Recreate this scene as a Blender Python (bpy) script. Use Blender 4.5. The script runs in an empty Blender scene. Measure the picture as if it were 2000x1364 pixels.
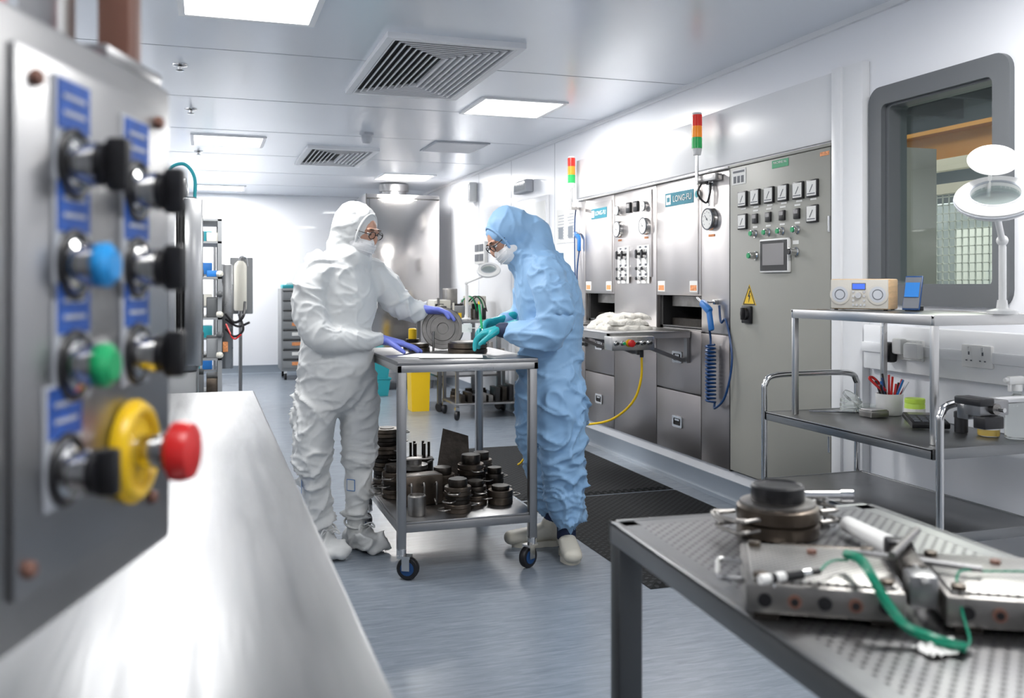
import bpy, bmesh, math, random
from mathutils import Vector, Matrix, noise, Euler
random.seed(4)
V=Vector
# ------------------------------------------------------------------ materials
def _base(name):
    m=bpy.data.materials.new(name); m.use_nodes=True
    nt=m.node_tree; bs=nt.nodes["Principled BSDF"]
    return m,nt,bs
def mat(name,col,rough=.5,metal=0.,bump=0.,bscale=60,stretch=(1,1,1),var=0.,vscale=4,emit=0.,trans=0.,coat=0.,rvar=0.,ior=1.45,sheen=0,ridged=False):
    m,nt,bs=_base(name)
    bs.inputs["Base Color"].default_value=(*col,1)
    bs.inputs["Roughness"].default_value=rough
    bs.inputs["Metallic"].default_value=metal
    bs.inputs["IOR"].default_value=ior
    if trans: bs.inputs["Transmission Weight"].default_value=trans
    if coat: bs.inputs["Coat Weight"].default_value=coat
    if sheen: bs.inputs["Sheen Weight"].default_value=sheen
    if emit:
        bs.inputs["Emission Color"].default_value=(*col,1); bs.inputs["Emission Strength"].default_value=emit
    tc=nt.nodes.new("ShaderNodeTexCoord"); mp=nt.nodes.new("ShaderNodeMapping")
    mp.inputs["Scale"].default_value=stretch
    nt.links.new(tc.outputs["Object"],mp.inputs["Vector"])
    if var or rvar:
        n=nt.nodes.new("ShaderNodeTexNoise"); n.inputs["Scale"].default_value=vscale; n.inputs["Detail"].default_value=5
        nt.links.new(mp.outputs[0],n.inputs["Vector"])
        if var:
            mr=nt.nodes.new("ShaderNodeMapRange"); mr.inputs[1].default_value=.3; mr.inputs[2].default_value=.7
            mr.inputs[3].default_value=1-var; mr.inputs[4].default_value=1+var
            nt.links.new(n.outputs["Fac"],mr.inputs[0])
            vm=nt.nodes.new("ShaderNodeVectorMath"); vm.operation='SCALE'; vm.inputs[0].default_value=col
            nt.links.new(mr.outputs[0],vm.inputs["Scale"]); nt.links.new(vm.outputs[0],bs.inputs["Base Color"])
        if rvar:
            mr=nt.nodes.new("ShaderNodeMapRange"); mr.inputs[1].default_value=.3; mr.inputs[2].default_value=.7
            mr.inputs[3].default_value=max(.02,rough-rvar); mr.inputs[4].default_value=rough+rvar
            nt.links.new(n.outputs["Fac"],mr.inputs[0]); nt.links.new(mr.outputs[0],bs.inputs["Roughness"])
    if bump:
        n2=nt.nodes.new("ShaderNodeTexNoise")
        if ridged:
            try: n2.noise_type='RIDGED_MULTIFRACTAL'
            except Exception: pass
        n2.inputs["Scale"].default_value=bscale; n2.inputs["Detail"].default_value=3
        if ridged: n2.inputs["Distortion"].default_value=.8
        nt.links.new(mp.outputs[0],n2.inputs["Vector"])
        bp=nt.nodes.new("ShaderNodeBump"); bp.inputs["Strength"].default_value=bump; bp.inputs["Distance"].default_value=.01
        nt.links.new(n2.outputs["Fac"],bp.inputs["Height"]); nt.links.new(bp.outputs[0],bs.inputs["Normal"])
    return m
def dotmat(name,col,dot,scale,thr,rough,metal,bump,invert=False,spec=.5):
    """regular dot grid (perforations / studs) in the XY plane of the object"""
    m,nt,bs=_base(name)
    tc=nt.nodes.new("ShaderNodeTexCoord"); mp=nt.nodes.new("ShaderNodeMapping")
    mp.inputs["Scale"].default_value=(scale,scale,0)
    mp.inputs["Rotation"].default_value=(0,0,0.785)
    vo=nt.nodes.new("ShaderNodeTexVoronoi"); vo.inputs["Scale"].default_value=1; vo.inputs["Randomness"].default_value=0
    nt.links.new(tc.outputs["Object"],mp.inputs["Vector"]); nt.links.new(mp.outputs[0],vo.inputs["Vector"])
    mr=nt.nodes.new("ShaderNodeMapRange"); mr.inputs[1].default_value=thr; mr.inputs[2].default_value=thr+.08
    nt.links.new(vo.outputs["Distance"],mr.inputs[0])
    mx=nt.nodes.new("ShaderNodeMix"); mx.data_type='RGBA'
    mx.inputs[6].default_value=(*dot,1); mx.inputs[7].default_value=(*col,1)
    nt.links.new(mr.outputs[0],mx.inputs[0]); nt.links.new(mx.outputs[2],bs.inputs["Base Color"])
    bs.inputs["Roughness"].default_value=rough; bs.inputs["Metallic"].default_value=metal
    bs.inputs["Specular IOR Level"].default_value=spec
    bp=nt.nodes.new("ShaderNodeBump"); bp.inputs["Strength"].default_value=bump; bp.inputs["Distance"].default_value=.004
    bp.invert=invert
    nt.links.new(mr.outputs[0],bp.inputs["Height"]); nt.links.new(bp.outputs[0],bs.inputs["Normal"])
    return m
def glassmat(name,tint=(.93,.97,.97),refl=.1):
    m=bpy.data.materials.new(name); m.use_nodes=True; nt=m.node_tree; nt.nodes.clear()
    o=nt.nodes.new("ShaderNodeOutputMaterial"); mx=nt.nodes.new("ShaderNodeMixShader")
    t=nt.nodes.new("ShaderNodeBsdfTransparent"); g=nt.nodes.new("ShaderNodeBsdfGlossy"); g.inputs["Roughness"].default_value=.02
    t.inputs["Color"].default_value=(*tint,1)
    mx.inputs[0].default_value=refl
    nt.links.new(t.outputs[0],mx.inputs[1]); nt.links.new(g.outputs[0],mx.inputs[2]); nt.links.new(mx.outputs[0],o.inputs[0])
    return m

STEEL=mat("brushed_steel",(.50,.495,.49),.30,1,rvar=.03,vscale=3)
STEELV=mat("brushed_steel_upper_reflection",(.70,.665,.65),.34,1,bump=.02,bscale=3,stretch=(1,1,.6),rvar=.05,vscale=1.5)  # upper press steel, lightened to paint in the bright wall it reflects
STEELL=mat("brushed_steel_lower_reflection",(.36,.335,.33),.36,1,bump=.02,bscale=3,rvar=.05,vscale=1.5)  # same press steel, darkened to paint in its floor reflection
STEELD=mat("steel_dull",(.29,.29,.295),.34,1,rvar=.04,vscale=5)
STEELW=mat("steel_wavy",(.50,.475,.46),.16,1,bump=.5,bscale=1.4,stretch=(1,1,1.6))
OVEN=mat("autoclave_steel",(.27,.275,.28),.28,1,bump=.06,bscale=1.5,rvar=.04,vscale=2)
OVENB=mat("autoclave_steel_highlight",(.46,.465,.47),.24,1,bump=.08,bscale=1.5)  # lighter copy of the autoclave steel, paints its vertical highlights
BENCH=mat("bench_steel",(.205,.21,.22),.34,1,bump=.015,bscale=8,stretch=(14,1,1),rvar=.05,vscale=3)
PANELS=mat("panel_steel",(.33,.33,.335),.36,1,rvar=.03,vscale=5)
TABLE=mat("table_steel",(.25,.255,.26),.34,1,rvar=.03,vscale=6)
TLEG=mat("table_leg_dark_reflection",(.10,.105,.11),.42,1)  # table steel darkened to paint in the dark floor it reflects
PERF=dotmat("perforated_steel",(.28,.28,.285),(.025,.025,.028),66,.19,.33,1,.5)
PERF2=dotmat("perforated_plate",(.42,.41,.39),(.08,.08,.08),130,.2,.35,1,.5)
CHROME=mat("chrome",(.60,.60,.60),.14,1)
IRON=mat("mould_dark_steel",(.035,.030,.026),.38,.85,bump=.15,bscale=60,var=.35,vscale=18)
IRON2=mat("mould_bronze_steel",(.105,.085,.068),.36,.9,bump=.1,bscale=60,var=.35,vscale=14)
IRON3=mat("mould_grey_steel",(.24,.23,.22),.36,.95,bump=.1,bscale=60,var=.2,vscale=14)
BLACK=mat("black_plastic",(.010,.010,.012),.38)
RUBBER=dotmat("rubber_mat",(.006,.007,.008),(.022,.024,.027),30,.27,.8,0,.9,True,.2)
DARK=mat("dark_void",(.01,.01,.011),.7)
WHITEP=mat("white_plastic",(.78,.78,.77),.35)
WALL=mat("wall_white_laminate",(.84,.855,.895),.28,0,coat=.25)
CEIL=mat("ceiling_white_gloss",(.76,.80,.86),.22,.15,bump=.03,bscale=1.2)
CEILB=mat("vent_white",(.80,.81,.84),.4)
SKIRT=mat("skirting_bluegrey",(.20,.235,.28),.35)
TRIM=mat("trim_white",(.80,.81,.83),.35)
SEAM=mat("seam_grey",(.42,.44,.48),.5)
CAB=mat("cabinet_grey_green",(.31,.31,.28),.45,0,bump=.02,bscale=80)
WINF=mat("window_frame_grey",(.12,.13,.14),.4)
LIGHT=mat("light_panel",(1,.99,.97),.5,emit=5)
RED=mat("red_plastic",(.60,.02,.02),.3); REDL=mat("red_lens",(.75,.03,.02),.25,emit=.15)
ORANGEL=mat("orange_lens",(.95,.28,.02),.25,emit=.2); GREENL=mat("green_lens",(.02,.40,.10),.25,emit=.15)
YEL=mat("yellow_plastic",(.80,.52,.01),.35); GRN=mat("green_plastic",(.01,.34,.12),.35)
BLUE=mat("blue_plastic",(.02,.16,.48),.35); BLUEL=mat("blue_label",(.012,.08,.36),.5,var=.3,vscale=150)
BBLUE=mat("bright_blue_button",(.02,.28,.68),.3)
NAVY=mat("navy_hose",(.01,.05,.16),.35); TEALB=mat("teal_box",(.02,.30,.35),.45)
TEALLBL=mat("teal_label",(.02,.20,.27),.5); GLBL=mat("green_label",(.02,.30,.13),.5)
PAPER=mat("paper",(.80,.80,.78),.7); ORLBL=mat("orange_label",(.75,.3,.12),.6,var=.3,vscale=90)
INK=mat("ink_grey",(.12,.13,.15),.6)
WOOD=mat("light_wood",(.62,.42,.24),.45,var=.15,vscale=12,stretch=(1,1,8))
RADIO=mat("radio_silver",(.50,.48,.44),.4,.2)
SCREENB=mat("blue_screen",(.05,.12,.55),.2,emit=.5); SCREENG=mat("grey_screen",(.22,.21,.21),.15)
CLEAR=mat("clear_plastic",(.92,.95,.93),.06,trans=.9,ior=1.3)
LIME=mat("lime_jar",(.50,.72,.08),.35); COILG=mat("green_coil",(.005,.22,.13),.35)
BROWN=mat("copper_brown",(.20,.10,.075),.4,.3)
ORANGE=mat("crane_orange",(.34,.16,.03),.5); HALL=mat("hall_wall",(.26,.30,.31),.7); HALLC=mat("hall_roof",(.06,.08,.08),.7,var=.3,vscale=1)
BEIGE=mat("beige_frame",(.55,.52,.42),.5); MESHW=mat("cage_wire",(.70,.74,.70),.45)
RACKM=mat("rack_grey_paint",(.22,.23,.24),.45); RACKD=mat("equipment_dark_grey",(.09,.095,.10),.5)
SKIN=mat("skin",(.50,.28,.20),.5); HAIR=mat("hair_dark",(.06,.035,.02),.6); EYEW=mat("eye_white",(.8,.8,.78),.2)
GLOVEB=mat("nitrile_blue",(.15,.19,.60),.45,bump=.1,bscale=70); GLOVET=mat("nitrile_teal",(.01,.30,.34),.42,bump=.1,bscale=70)
SUITW=mat("coverall_white",(.60,.615,.62),.58,bump=.20,bscale=5,stretch=(1,1,1.5),sheen=.1,ridged=True)
SUITB=mat("coverall_blue",(.235,.41,.64),.58,bump=.20,bscale=5,stretch=(1,1,1.5),sheen=.1,ridged=True)
CUFF=mat("navy_cuff",(.01,.02,.06),.7); MASK=mat("face_mask",(.74,.74,.75),.8,bump=.3,bscale=60); SHOE=mat("white_shoe",(.58,.56,.49),.45,bump=.1,bscale=30)
TOWEL=mat("towel",(.62,.60,.55),.9,bump=.6,bscale=120)
CREAM=mat("cream_plastic",(.62,.60,.53),.45)

FLOOR,nt,bs=_base("vinyl_floor")
tc=nt.nodes.new("ShaderNodeTexCoord"); mp=nt.nodes.new("ShaderNodeMapping"); mp.inputs["Scale"].default_value=(4,30,1); mp.inputs["Rotation"].default_value=(0,0,.15)
n=nt.nodes.new("ShaderNodeTexNoise"); n.inputs["Scale"].default_value=1.6; n.inputs["Detail"].default_value=8; n.inputs["Roughness"].default_value=.65; n.inputs["Distortion"].default_value=.8
cr=nt.nodes.new("ShaderNodeValToRGB"); e=cr.color_ramp.elements
e[0].position=.28; e[0].color=(.140,.168,.205,1); e[1].position=.72; e[1].color=(.228,.260,.305,1)
x=cr.color_ramp.elements.new(.50); x.color=(.180,.211,.252,1)
nt.links.new(tc.outputs["Object"],mp.inputs[0]); nt.links.new(mp.outputs[0],n.inputs[0]); nt.links.new(n.outputs[0],cr.inputs[0]); nt.links.new(cr.outputs[0],bs.inputs["Base Color"])
bs.inputs["Roughness"].default_value=.27
bp=nt.nodes.new("ShaderNodeBump"); bp.inputs["Strength"].default_value=.05; bp.inputs["Distance"].default_value=.01
nt.links.new(n.outputs[0],bp.inputs["Height"]); nt.links.new(bp.outputs[0],bs.inputs["Normal"])

# ------------------------------------------------------------------ mesh builder
def catmull(pts,k=6,closed=False):
    P=[V(p) for p in pts]; out=[]; n=len(P)
    if n<3 or k<2: return P
    rng=range(n if closed else n-1)
    for i in rng:
        p1=P[i]; p2=P[(i+1)%n]
        p0=P[i-1] if (i>0 or closed) else p1*2-p2
        p3=P[(i+2)%n] if (i+2<n or closed) else p2*2-p1
        for j in range(k):
            t=j/k
            out.append(.5*((2*p1)+(p2-p0)*t+(2*p0-5*p1+4*p2-p3)*t*t+(3*p1-p0-3*p2+p3)*t**3))
    if not closed: out.append(P[-1])
    return out
class Bd:
    def __init__(s,name): s.name=name; s.v=[]; s.f=[]; s.m=[]; s.mats=[]; s.M=Matrix.Identity(4)
    def add(s,vs,fs,mt):
        o=len(s.v)
        s.v+= [s.M@V(p) for p in vs]; s.f+=[[i+o for i in f] for f in fs]
        if mt not in s.mats: s.mats.append(mt)
        k=s.mats.index(mt); s.m+=[k]*len(fs)
    def box(s,c,d,mt,rz=0,rot=None,b=0.):
        R=rot if rot is not None else Matrix.Rotation(rz,3,'Z')
        c=V(c)
        if b>0:
            bm=bmesh.new(); bmesh.ops.create_cube(bm,size=1)
            for v in bm.verts: v.co=V((v.co.x*d[0],v.co.y*d[1],v.co.z*d[2]))
            bmesh.ops.bevel(bm,geom=bm.edges[:],offset=b,segments=2,affect='EDGES',profile=.5)
            bm.verts.index_update()
            s.add([c+R@v.co for v in bm.verts],[[v.index for v in f.verts] for f in bm.faces],mt); bm.free(); return
        h=V(d)/2; vs=[c+R@V((x*h.x,y*h.y,z*h.z)) for x in(-1,1) for y in(-1,1) for z in(-1,1)]
        s.add(vs,[(0,1,3,2),(4,6,7,5),(0,4,5,1),(2,3,7,6),(0,2,6,4),(1,5,7,3)],mt)
    def bb(s,x0,x1,y0,y1,z0,z1,mt,b=0.): s.box(((x0+x1)/2,(y0+y1)/2,(z0+z1)/2),(abs(x1-x0),abs(y1-y0),abs(z1-z0)),mt,b=b)
    def frame(s,ax):
        ax=V(ax).normalized(); t=V((0,0,1)) if abs(ax.z)<.9 else V((1,0,0))
        a=ax.cross(t).normalized(); return a,ax.cross(a).normalized(),ax
    def lathe(s,prof,o,ax,mt,n=24,sx=1,sy=1):
        a,b_,c=s.frame(ax); o=V(o); vs=[];fs=[]
        for r,z in prof:
            for i in range(n):
                t=2*math.pi*i/n; vs.append(o+a*(r*math.cos(t)*sx)+b_*(r*math.sin(t)*sy)+c*z)
        for k in range(len(prof)-1):
            for i in range(n):
                j=(i+1)%n; fs.append((k*n+i,k*n+j,(k+1)*n+j,(k+1)*n+i))
        fs.append(tuple(range(n))[::-1]); fs.append(tuple((len(prof)-1)*n+i for i in range(n)))
        s.add(vs,fs,mt)
    def cyl(s,p,q,r,mt,r2=None,n=16):
        p=V(p);q=V(q); s.lathe([(r,0),(r if r2 is None else r2,(q-p).length)],p,q-p,mt,n)
    def tube(s,pts,r,mt,n=8,k=6,closed=False):
        P=catmull(pts,k,closed); N=len(P); vs=[];fs=[]
        a=None
        for i,p in enumerate(P):
            q=P[(i+1)%N] if (i<N-1 or closed) else P[i]; o=P[i-1] if (i>0 or closed) else P[i]
            t=(q-o); t=t.normalized() if t.length>1e-9 else V((0,0,1))
            if a is None: a=s.frame(t)[0]
            a=(a-t*a.dot(t)).normalized(); b_=t.cross(a)
            for j in range(n):
                w=2*math.pi*j/n; vs.append(p+(a*math.cos(w)+b_*math.sin(w))*r)
        for i in range(N if closed else N-1):
            for j in range(n):
                j2=(j+1)%n; i2=(i+1)%N
                fs.append((i*n+j,i*n+j2,i2*n+j2,i2*n+j))
        if not closed: fs.append(tuple(range(n))[::-1]); fs.append(tuple((N-1)*n+j for j in range(n)))
        s.add(vs,fs,mt)
    def ell(s,c,r,mt,R=None,n=20,m=12):
        if not hasattr(r,'__len__'): r=(r,r,r)
        R=R or Matrix.Identity(3); c=V(c); vs=[c+R@V((0,0,r[2]))];fs=[]
        for i in range(1,m):
            p=math.pi*i/m
            for j in range(n):
                t=2*math.pi*j/n; vs.append(c+R@V((r[0]*math.sin(p)*math.cos(t),r[1]*math.sin(p)*math.sin(t),r[2]*math.cos(p))))
        vs.append(c+R@V((0,0,-r[2])))
        for j in range(n): fs.append((0,1+j,1+(j+1)%n))
        for i in range(m-2):
            for j in range(n): fs.append((1+i*n+j,1+(i+1)*n+j,1+(i+1)*n+(j+1)%n,1+i*n+(j+1)%n))
        L=len(vs)-1
        for j in range(n): fs.append((L,1+(m-2)*n+(j+1)%n,1+(m-2)*n+j))
        s.add(vs,fs,mt)
    def torus(s,c,ax,R,r,mt,n=28,m=8,sx=1,sy=1):
        a,b_,c_=s.frame(ax); c=V(c)
        vs=[];fs=[]
        for i in range(n):
            t=2*math.pi*i/n; d=a*math.cos(t)*sx+b_*math.sin(t)*sy; dn=d.normalized()
            for j in range(m):
                w=2*math.pi*j/m; vs.append(c+d*R+dn*(r*math.cos(w))+c_*(r*math.sin(w)))
        for i in range(n):
            for j in range(m):
                i2=(i+1)%n;j2=(j+1)%m; fs.append((i*m+j,i2*m+j,i2*m+j2,i*m+j2))
        s.add(vs,fs,mt)
    def prism(s,poly,o,ex,ey,depth,mt):
        o=V(o);ex=V(ex);ey=V(ey);ez=ex.cross(ey).normalized()*depth;n=len(poly)
        vs=[o+ex*p[0]+ey*p[1] for p in poly]; vs+=[v+ez for v in vs]
        s.add(vs,[tuple(range(n))[::-1],tuple(range(n,2*n))]+[(i,(i+1)%n,n+(i+1)%n,n+i) for i in range(n)],mt)
    def ring(s,outer,inner,o,ex,ey,depth,mt):
        o=V(o);ex=V(ex);ey=V(ey);ez=ex.cross(ey).normalized()*depth;n=len(outer)
        A=[o+ex*p[0]+ey*p[1] for p in outer];B=[o+ex*p[0]+ey*p[1] for p in inner]
        vs=A+B+[v+ez for v in A]+[v+ez for v in B];fs=[]
        for i in range(n):
            j=(i+1)%n
            fs+=[(i,j,n+j,n+i),(2*n+i,3*n+i,3*n+j,2*n+j),(i,2*n+i,2*n+j,j),(n+i,n+j,3*n+j,3*n+i)]
        s.add(vs,fs,mt)
    def limb(s,pts,mt,ref=(0,1,0),n=22,k=6):
        """pts: list of (pos, r_side, r_ref).  rounded closed tapered tube, elliptical section"""
        P=catmull([p[0] for p in pts],k); Rr=catmull([(p[1],p[2],0) for p in pts],k)
        ref=V(ref); rings=[]
        N=len(P)
        for i in range(N):
            t=(P[min(i+1,N-1)]-P[max(i-1,0)]).normalized()
            b_=(ref-t*ref.dot(t)); b_=b_.normalized(); a=b_.cross(t).normalized()
            rings.append((P[i],a*Rr[i].x,b_*Rr[i].y,t))
        def capr(rg,sg):
            c,a,b_,t=rg; out=[]; h=min(a.length,b_.length)
            for q in (.3,.6,.85,.97):
                f=math.sqrt(1-q*q); out.append((c+t*sg*h*q,a*f,b_*f,t))
            return out
        rings=capr(rings[0],-1)[::-1]+rings+capr(rings[-1],1)
        vs=[];fs=[]
        for c,a,b_,t in rings:
            for j in range(n):
                w=2*math.pi*j/n; vs.append(c+a*math.cos(w)+b_*math.sin(w))
        for i in range(len(rings)-1):
            for j in range(n):
                j2=(j+1)%n; fs.append((i*n+j,i*n+j2,(i+1)*n+j2,(i+1)*n+j))
        fs.append(tuple(range(n))[::-1]); fs.append(tuple((len(rings)-1)*n+j for j in range(n)))
        s.add(vs,fs,mt)
    def build(s,loc=(0,0,0),rz=0,parent=None,sharp=35,name=None):
        me=bpy.data.meshes.new(s.name); me.from_pydata([tuple(v) for v in s.v],[],s.f)
        for m_ in s.mats: me.materials.append(m_)
        me.polygons.foreach_set("material_index",s.m)
        bm=bmesh.new(); bm.from_mesh(me); bmesh.ops.recalc_face_normals(bm,faces=bm.faces[:]); bm.to_mesh(me); bm.free()
        me.polygons.foreach_set("use_smooth",[True]*len(me.polygons))
        me.set_sharp_from_angle(angle=math.radians(sharp))
        me.update()
        ob=bpy.data.objects.new(s.name,me); bpy.context.collection.objects.link(ob)
        ob.location=loc; ob.rotation_euler=(0,0,rz)
        if parent: ob.parent=parent
        return ob
def text(body,size,o,ex,ey,mt,parent,name="lettering",ext=.0006):
    cu=bpy.data.curves.new(name,'FONT'); cu.body=body; cu.size=size; cu.align_x='CENTER'; cu.align_y='CENTER'; cu.extrude=ext
    cu.materials.append(mt)
    ob=bpy.data.objects.new(name,cu); bpy.context.collection.objects.link(ob)
    ex=V(ex).normalized();ey=V(ey).normalized();ez=ex.cross(ey)
    Mx=Matrix((ex,ey,ez)).transposed().to_4x4(); Mx.translation=V(o); ob.matrix_world=Mx
    if parent:
        ob.parent=parent; ob.matrix_parent_inverse=Matrix.Identity(4)
    return ob
def rrect(w,h,r,n=6):
    pts=[]
    for cx,cy,a0 in ((w/2-r,h/2-r,0),(-w/2+r,h/2-r,90),(-w/2+r,-h/2+r,180),(w/2-r,-h/2+r,270)):
        for i in range(n+1):
            a=math.radians(a0+90*i/n); pts.append((cx+r*math.cos(a),cy+r*math.sin(a)))
    return pts

WX=3.0; CH=2.6; LX=-1.6; BY=14.0; NY=-2.4
# ------------------------------------------------------------------ room shell
b=Bd("floor"); b.bb(LX-.12,WX+.12,NY-.12,BY+.12,-.1,0,FLOOR); b.build()
b=Bd("ceiling"); b.bb(LX-.12,WX+.12,NY-.12,BY+.12,CH,CH+.1,CEIL)
b.build()
b=Bd("trim_1")
for yy in (-.8,.6,2.0,3.4,5.4,6.8,8.2,9.7,11.2,12.6): b.bb(LX,WX,yy-.003,yy+.003,CH-.0015,CH+.001,SEAM)
b.bb(WX-.02,WX,NY,BY,CH-.03,CH,TRIM); b.build()
b=Bd("wall_right"); b.bb(3,3.12,NY,2.88,0,CH,WALL); b.build()
b=Bd("wall_right"); b.bb(3,3.12,2.88,3.56,0,1.28,WALL); b.build()
b=Bd("wall_right"); b.bb(3,3.12,2.88,3.56,2.14,CH,WALL); b.build()
b=Bd("wall_right"); b.bb(3,3.12,3.56,3.88,0,CH,WALL); b.build()
b=Bd("wall_right"); b.bb(3,3.12,3.88,7.29,0,.18,WALL); b.build()
b=Bd("wall_right"); b.bb(3,3.12,3.88,7.29,2.004,CH,WALL); b.build()
b=Bd("wall_right"); b.bb(3,3.12,7.29,BY,0,CH,WALL); b.build()
b=Bd("trim_3")
for yy in (9.1,10.3,11.6,7.85): b.bb(2.9985,3,yy-.003,yy+.003,.12,CH-.03,SEAM)
b.build()
b=Bd("trim_2"); b.bb(2.955,3,3.66,3.86,.12,2.36,TRIM,b=.004); b.bb(2.94,3,3.80,3.87,.12,2.36,TRIM,b=.004)
b.bb(2.985,3,3.87,5.3,2.02,2.36,TRIM,b=.003); b.bb(2.985,3,5.3,7.3,2.02,2.34,TRIM,b=.003); b.build()
b=Bd("wall_back"); b.bb(LX-.12,3.12,BY,BY+.12,0,CH,WALL); b.build()
b=Bd("wall_left"); b.bb(LX-.12,LX,NY,BY,0,CH,WALL); b.build()
b=Bd("wall_front"); b.bb(LX-.12,3.12,NY-.12,NY,0,CH,WALL); b.build()
cv=[(0,0),(.05,0),(.022,.012),(.012,.03),(.01,.12),(0,.12)]
b=Bd("baseboard_right"); b.prism(cv,(3,NY,0),(-1,0,0),(0,0,1),(BY-NY),SKIRT); b.build()
b=Bd("baseboard_back"); b.prism(cv,(LX,BY,0),(0,-1,0),(0,0,1),-(WX-LX),SKIRT); b.build()
b=Bd("baseboard_left"); b.prism(cv,(LX,NY,0),(1,0,0),(0,0,1),-(BY-NY),SKIRT); b.build()
b=Bd("door_1"); b.bb(2.975,2.999,7.98,8.92,.0,2.12,TRIM,b=.004); b.bb(2.968,2.976,8.03,8.87,.01,2.07,WHITEP,b=.002)
b.cyl((2.965,8.12,1.05),(2.93,8.12,1.05),.01,CHROME); b.cyl((2.93,8.11,1.05),(2.93,8.25,1.05),.01,CHROME); b.build()

# ------------------------------------------------------------------ ceiling fittings
def ceil_light(cx,cy,power=30):
    b=Bd("ceiling_light_panel"); w=.6
    o=rrect(w+.04,w+.04,.004,1);i=rrect(w-.02,w-.02,.004,1)
    b.ring(o,i,(cx,cy,CH-.012),(1,0,0),(0,1,0),.012,TRIM)
    b.bb(cx-.3,cx+.3,cy-.3,cy+.3,CH-.008,CH-.002,LIGHT); ob=b.build()
    L=bpy.data.lights.new("panel_lamp",'AREA'); L.shape='SQUARE'; L.size=.56; L.energy=power; L.color=(1,.985,.96)
    lo=bpy.data.objects.new("panel_lamp",L); lo.location=(cx,cy,CH-.016); bpy.context.collection.objects.link(lo); lo.parent=ob
for cx,cy,p in ((.2,4.42,36),(2.15,6.5,42),(.2,8.8,42),(2.3,11.1,40),(.2,13.1,55),(2.15,2.1,32),(.2,.2,14),(2.15,-1.4,24),(-1.1,6.5,30),(-1.1,2.1,18),(-1.0,11.1,42)):  # includes unseen panels left, near and behind the camera, added to brighten
    ceil_light(cx,cy,p)
def vent(cx,cy,w,l,n=7,pitch=.042):
    b=Bd("ceiling_air_vent")
    b.ring(rrect(w+.06,l+.06,.004,1),rrect(w-.02,l-.02,.004,1),(cx,cy,CH-.03),(1,0,0),(0,1,0),.03,CEILB)
    b.bb(cx-w/2,cx+w/2,cy-l/2,cy+l/2,CH-.004,CH-.001,DARK)  # black sheet paints the unlit space above the blades
    for k in range(n):
        a=w/2-.012-k*pitch; c=l/2-.012-k*pitch*1.0
        a2=a-.014;c2=c-.014
        if a2<.01: break
        o=[(a,c),(-a,c),(-a,-c),(a,-c)];i=[(a2,c2),(-a2,c2),(-a2,-c2),(a2,-c2)]
        vs=[V((cx+p[0],cy+p[1],CH-.030)) for p in o]+[V((cx+p[0],cy+p[1],CH-.005)) for p in i]
        vs+=[V((cx+p[0]*(a-.010)/a,cy+p[1]*(c-.010)/c,CH-.030)) for p in o]+[v+V((0,0,.001)) for v in vs[4:8]]
        fs=[]
        for q in range(4):
            r=(q+1)%4; fs+=[(q,r,4+r,4+q),(8+q,12+q,12+r,8+r),(q,8+q,8+r,r)]
        b.add(vs,fs,CEILB)
    b.build(sharp=20)
vent(1.27,5.49,.70,1.44,9,.038); vent(1.25,9.5,.62,1.24,7,.042)
b=Bd("return_air_grille"); b.bb(1.98,2.5,8.2,8.85,CH-.012,CH,SEAM,b=.003)
for i in range(12): b.bb(2.0,2.48,8.24+i*.05,8.26+i*.05,CH-.018,CH-.011,CEILB)
b.build()
b=Bd("smoke_detector"); b.lathe([(.06,0),(.06,.02),(.045,.03),(.045,.06),(.035,.085),(.01,.09)],(1.32,7.98,CH),(0,0,-1),SEAM); b.build()
for x,y in ((-.14,5.85),(-.1,7.3),(-.06,9.6)):
    b=Bd("sprinkler_head"); b.lathe([(.045,0),(.043,.006),(.014,.012),(.01,.03)],(x,y,CH),(0,0,-1),CHROME); b.lathe([(.022,.03),(.024,.035),(.004,.038)],(x,y,CH),(0,0,-1),CHROME); b.build()

# ------------------------------------------------------------------ window and the hall beyond
b=Bd("window_1")
o=rrect(.81,1.01,.07);i=rrect(.64,.84,.03)
b.ring(o,i,(2.975,3.235,1.71),(0,1,0),(0,0,1),.03,WINF)
i2=rrect(.68,.86,.03)
b.ring(i2,rrect(.62,.82,.02),(3.0,3.22,1.71),(0,1,0),(0,0,1),.10,WINF)
b.bb(3.06,3.066,2.9,3.54,1.29,2.13,glassmat("window_glass",(.93,.97,.96),.06))
b.build()
b=Bd("floor_factory_hall"); b.bb(3.14,14,-1,16,-.1,0,HALL); b.build()
b=Bd("ceiling_factory_hall"); b.bb(3.14,14,-1,16,5,5.1,HALLC); b.build()
b=Bd("wall_factory_far"); b.bb(13.9,14,-1,16,0,5,HALL); b.build()
b=Bd("wall_factory_end"); b.bb(3.14,13.9,15.9,16,0,5,HALL); b.build()
b=Bd("wall_factory_near"); b.bb(3.14,13.9,-1.1,-1,0,5,HALL); b.build()
b=Bd("roof_trusses_and_strip_lights")
for k in range(9): b.bb(5,13.9,1.5+k*1.6,1.62+k*1.6,4.5,4.95,WINF)
for k in range(4): b.bb(4.5+k*2.2,4.6+k*2.2,0,15.9,4.6,4.8,WINF)
for k in range(4):
    for j in range(5): b.bb(5+k*2.0,5.3+k*2.0,4+j*2.3,5.4+j*2.3,4.40,4.44,LIGHT)
b.build()
b=Bd("crane_beam"); b.bb(6.9,6.95,2,15,2.50,2.78,ORANGE); b.bb(6.75,7.1,2,15,2.77,2.81,ORANGE); b.bb(6.75,7.1,2,15,2.46,2.51,ORANGE)
for y in (2.2,14.5): b.bb(6.8,7.05,y-.12,y+.12,0,2.47,ORANGE)
b.build()
b=Bd("machine_guard_cage")
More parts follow.
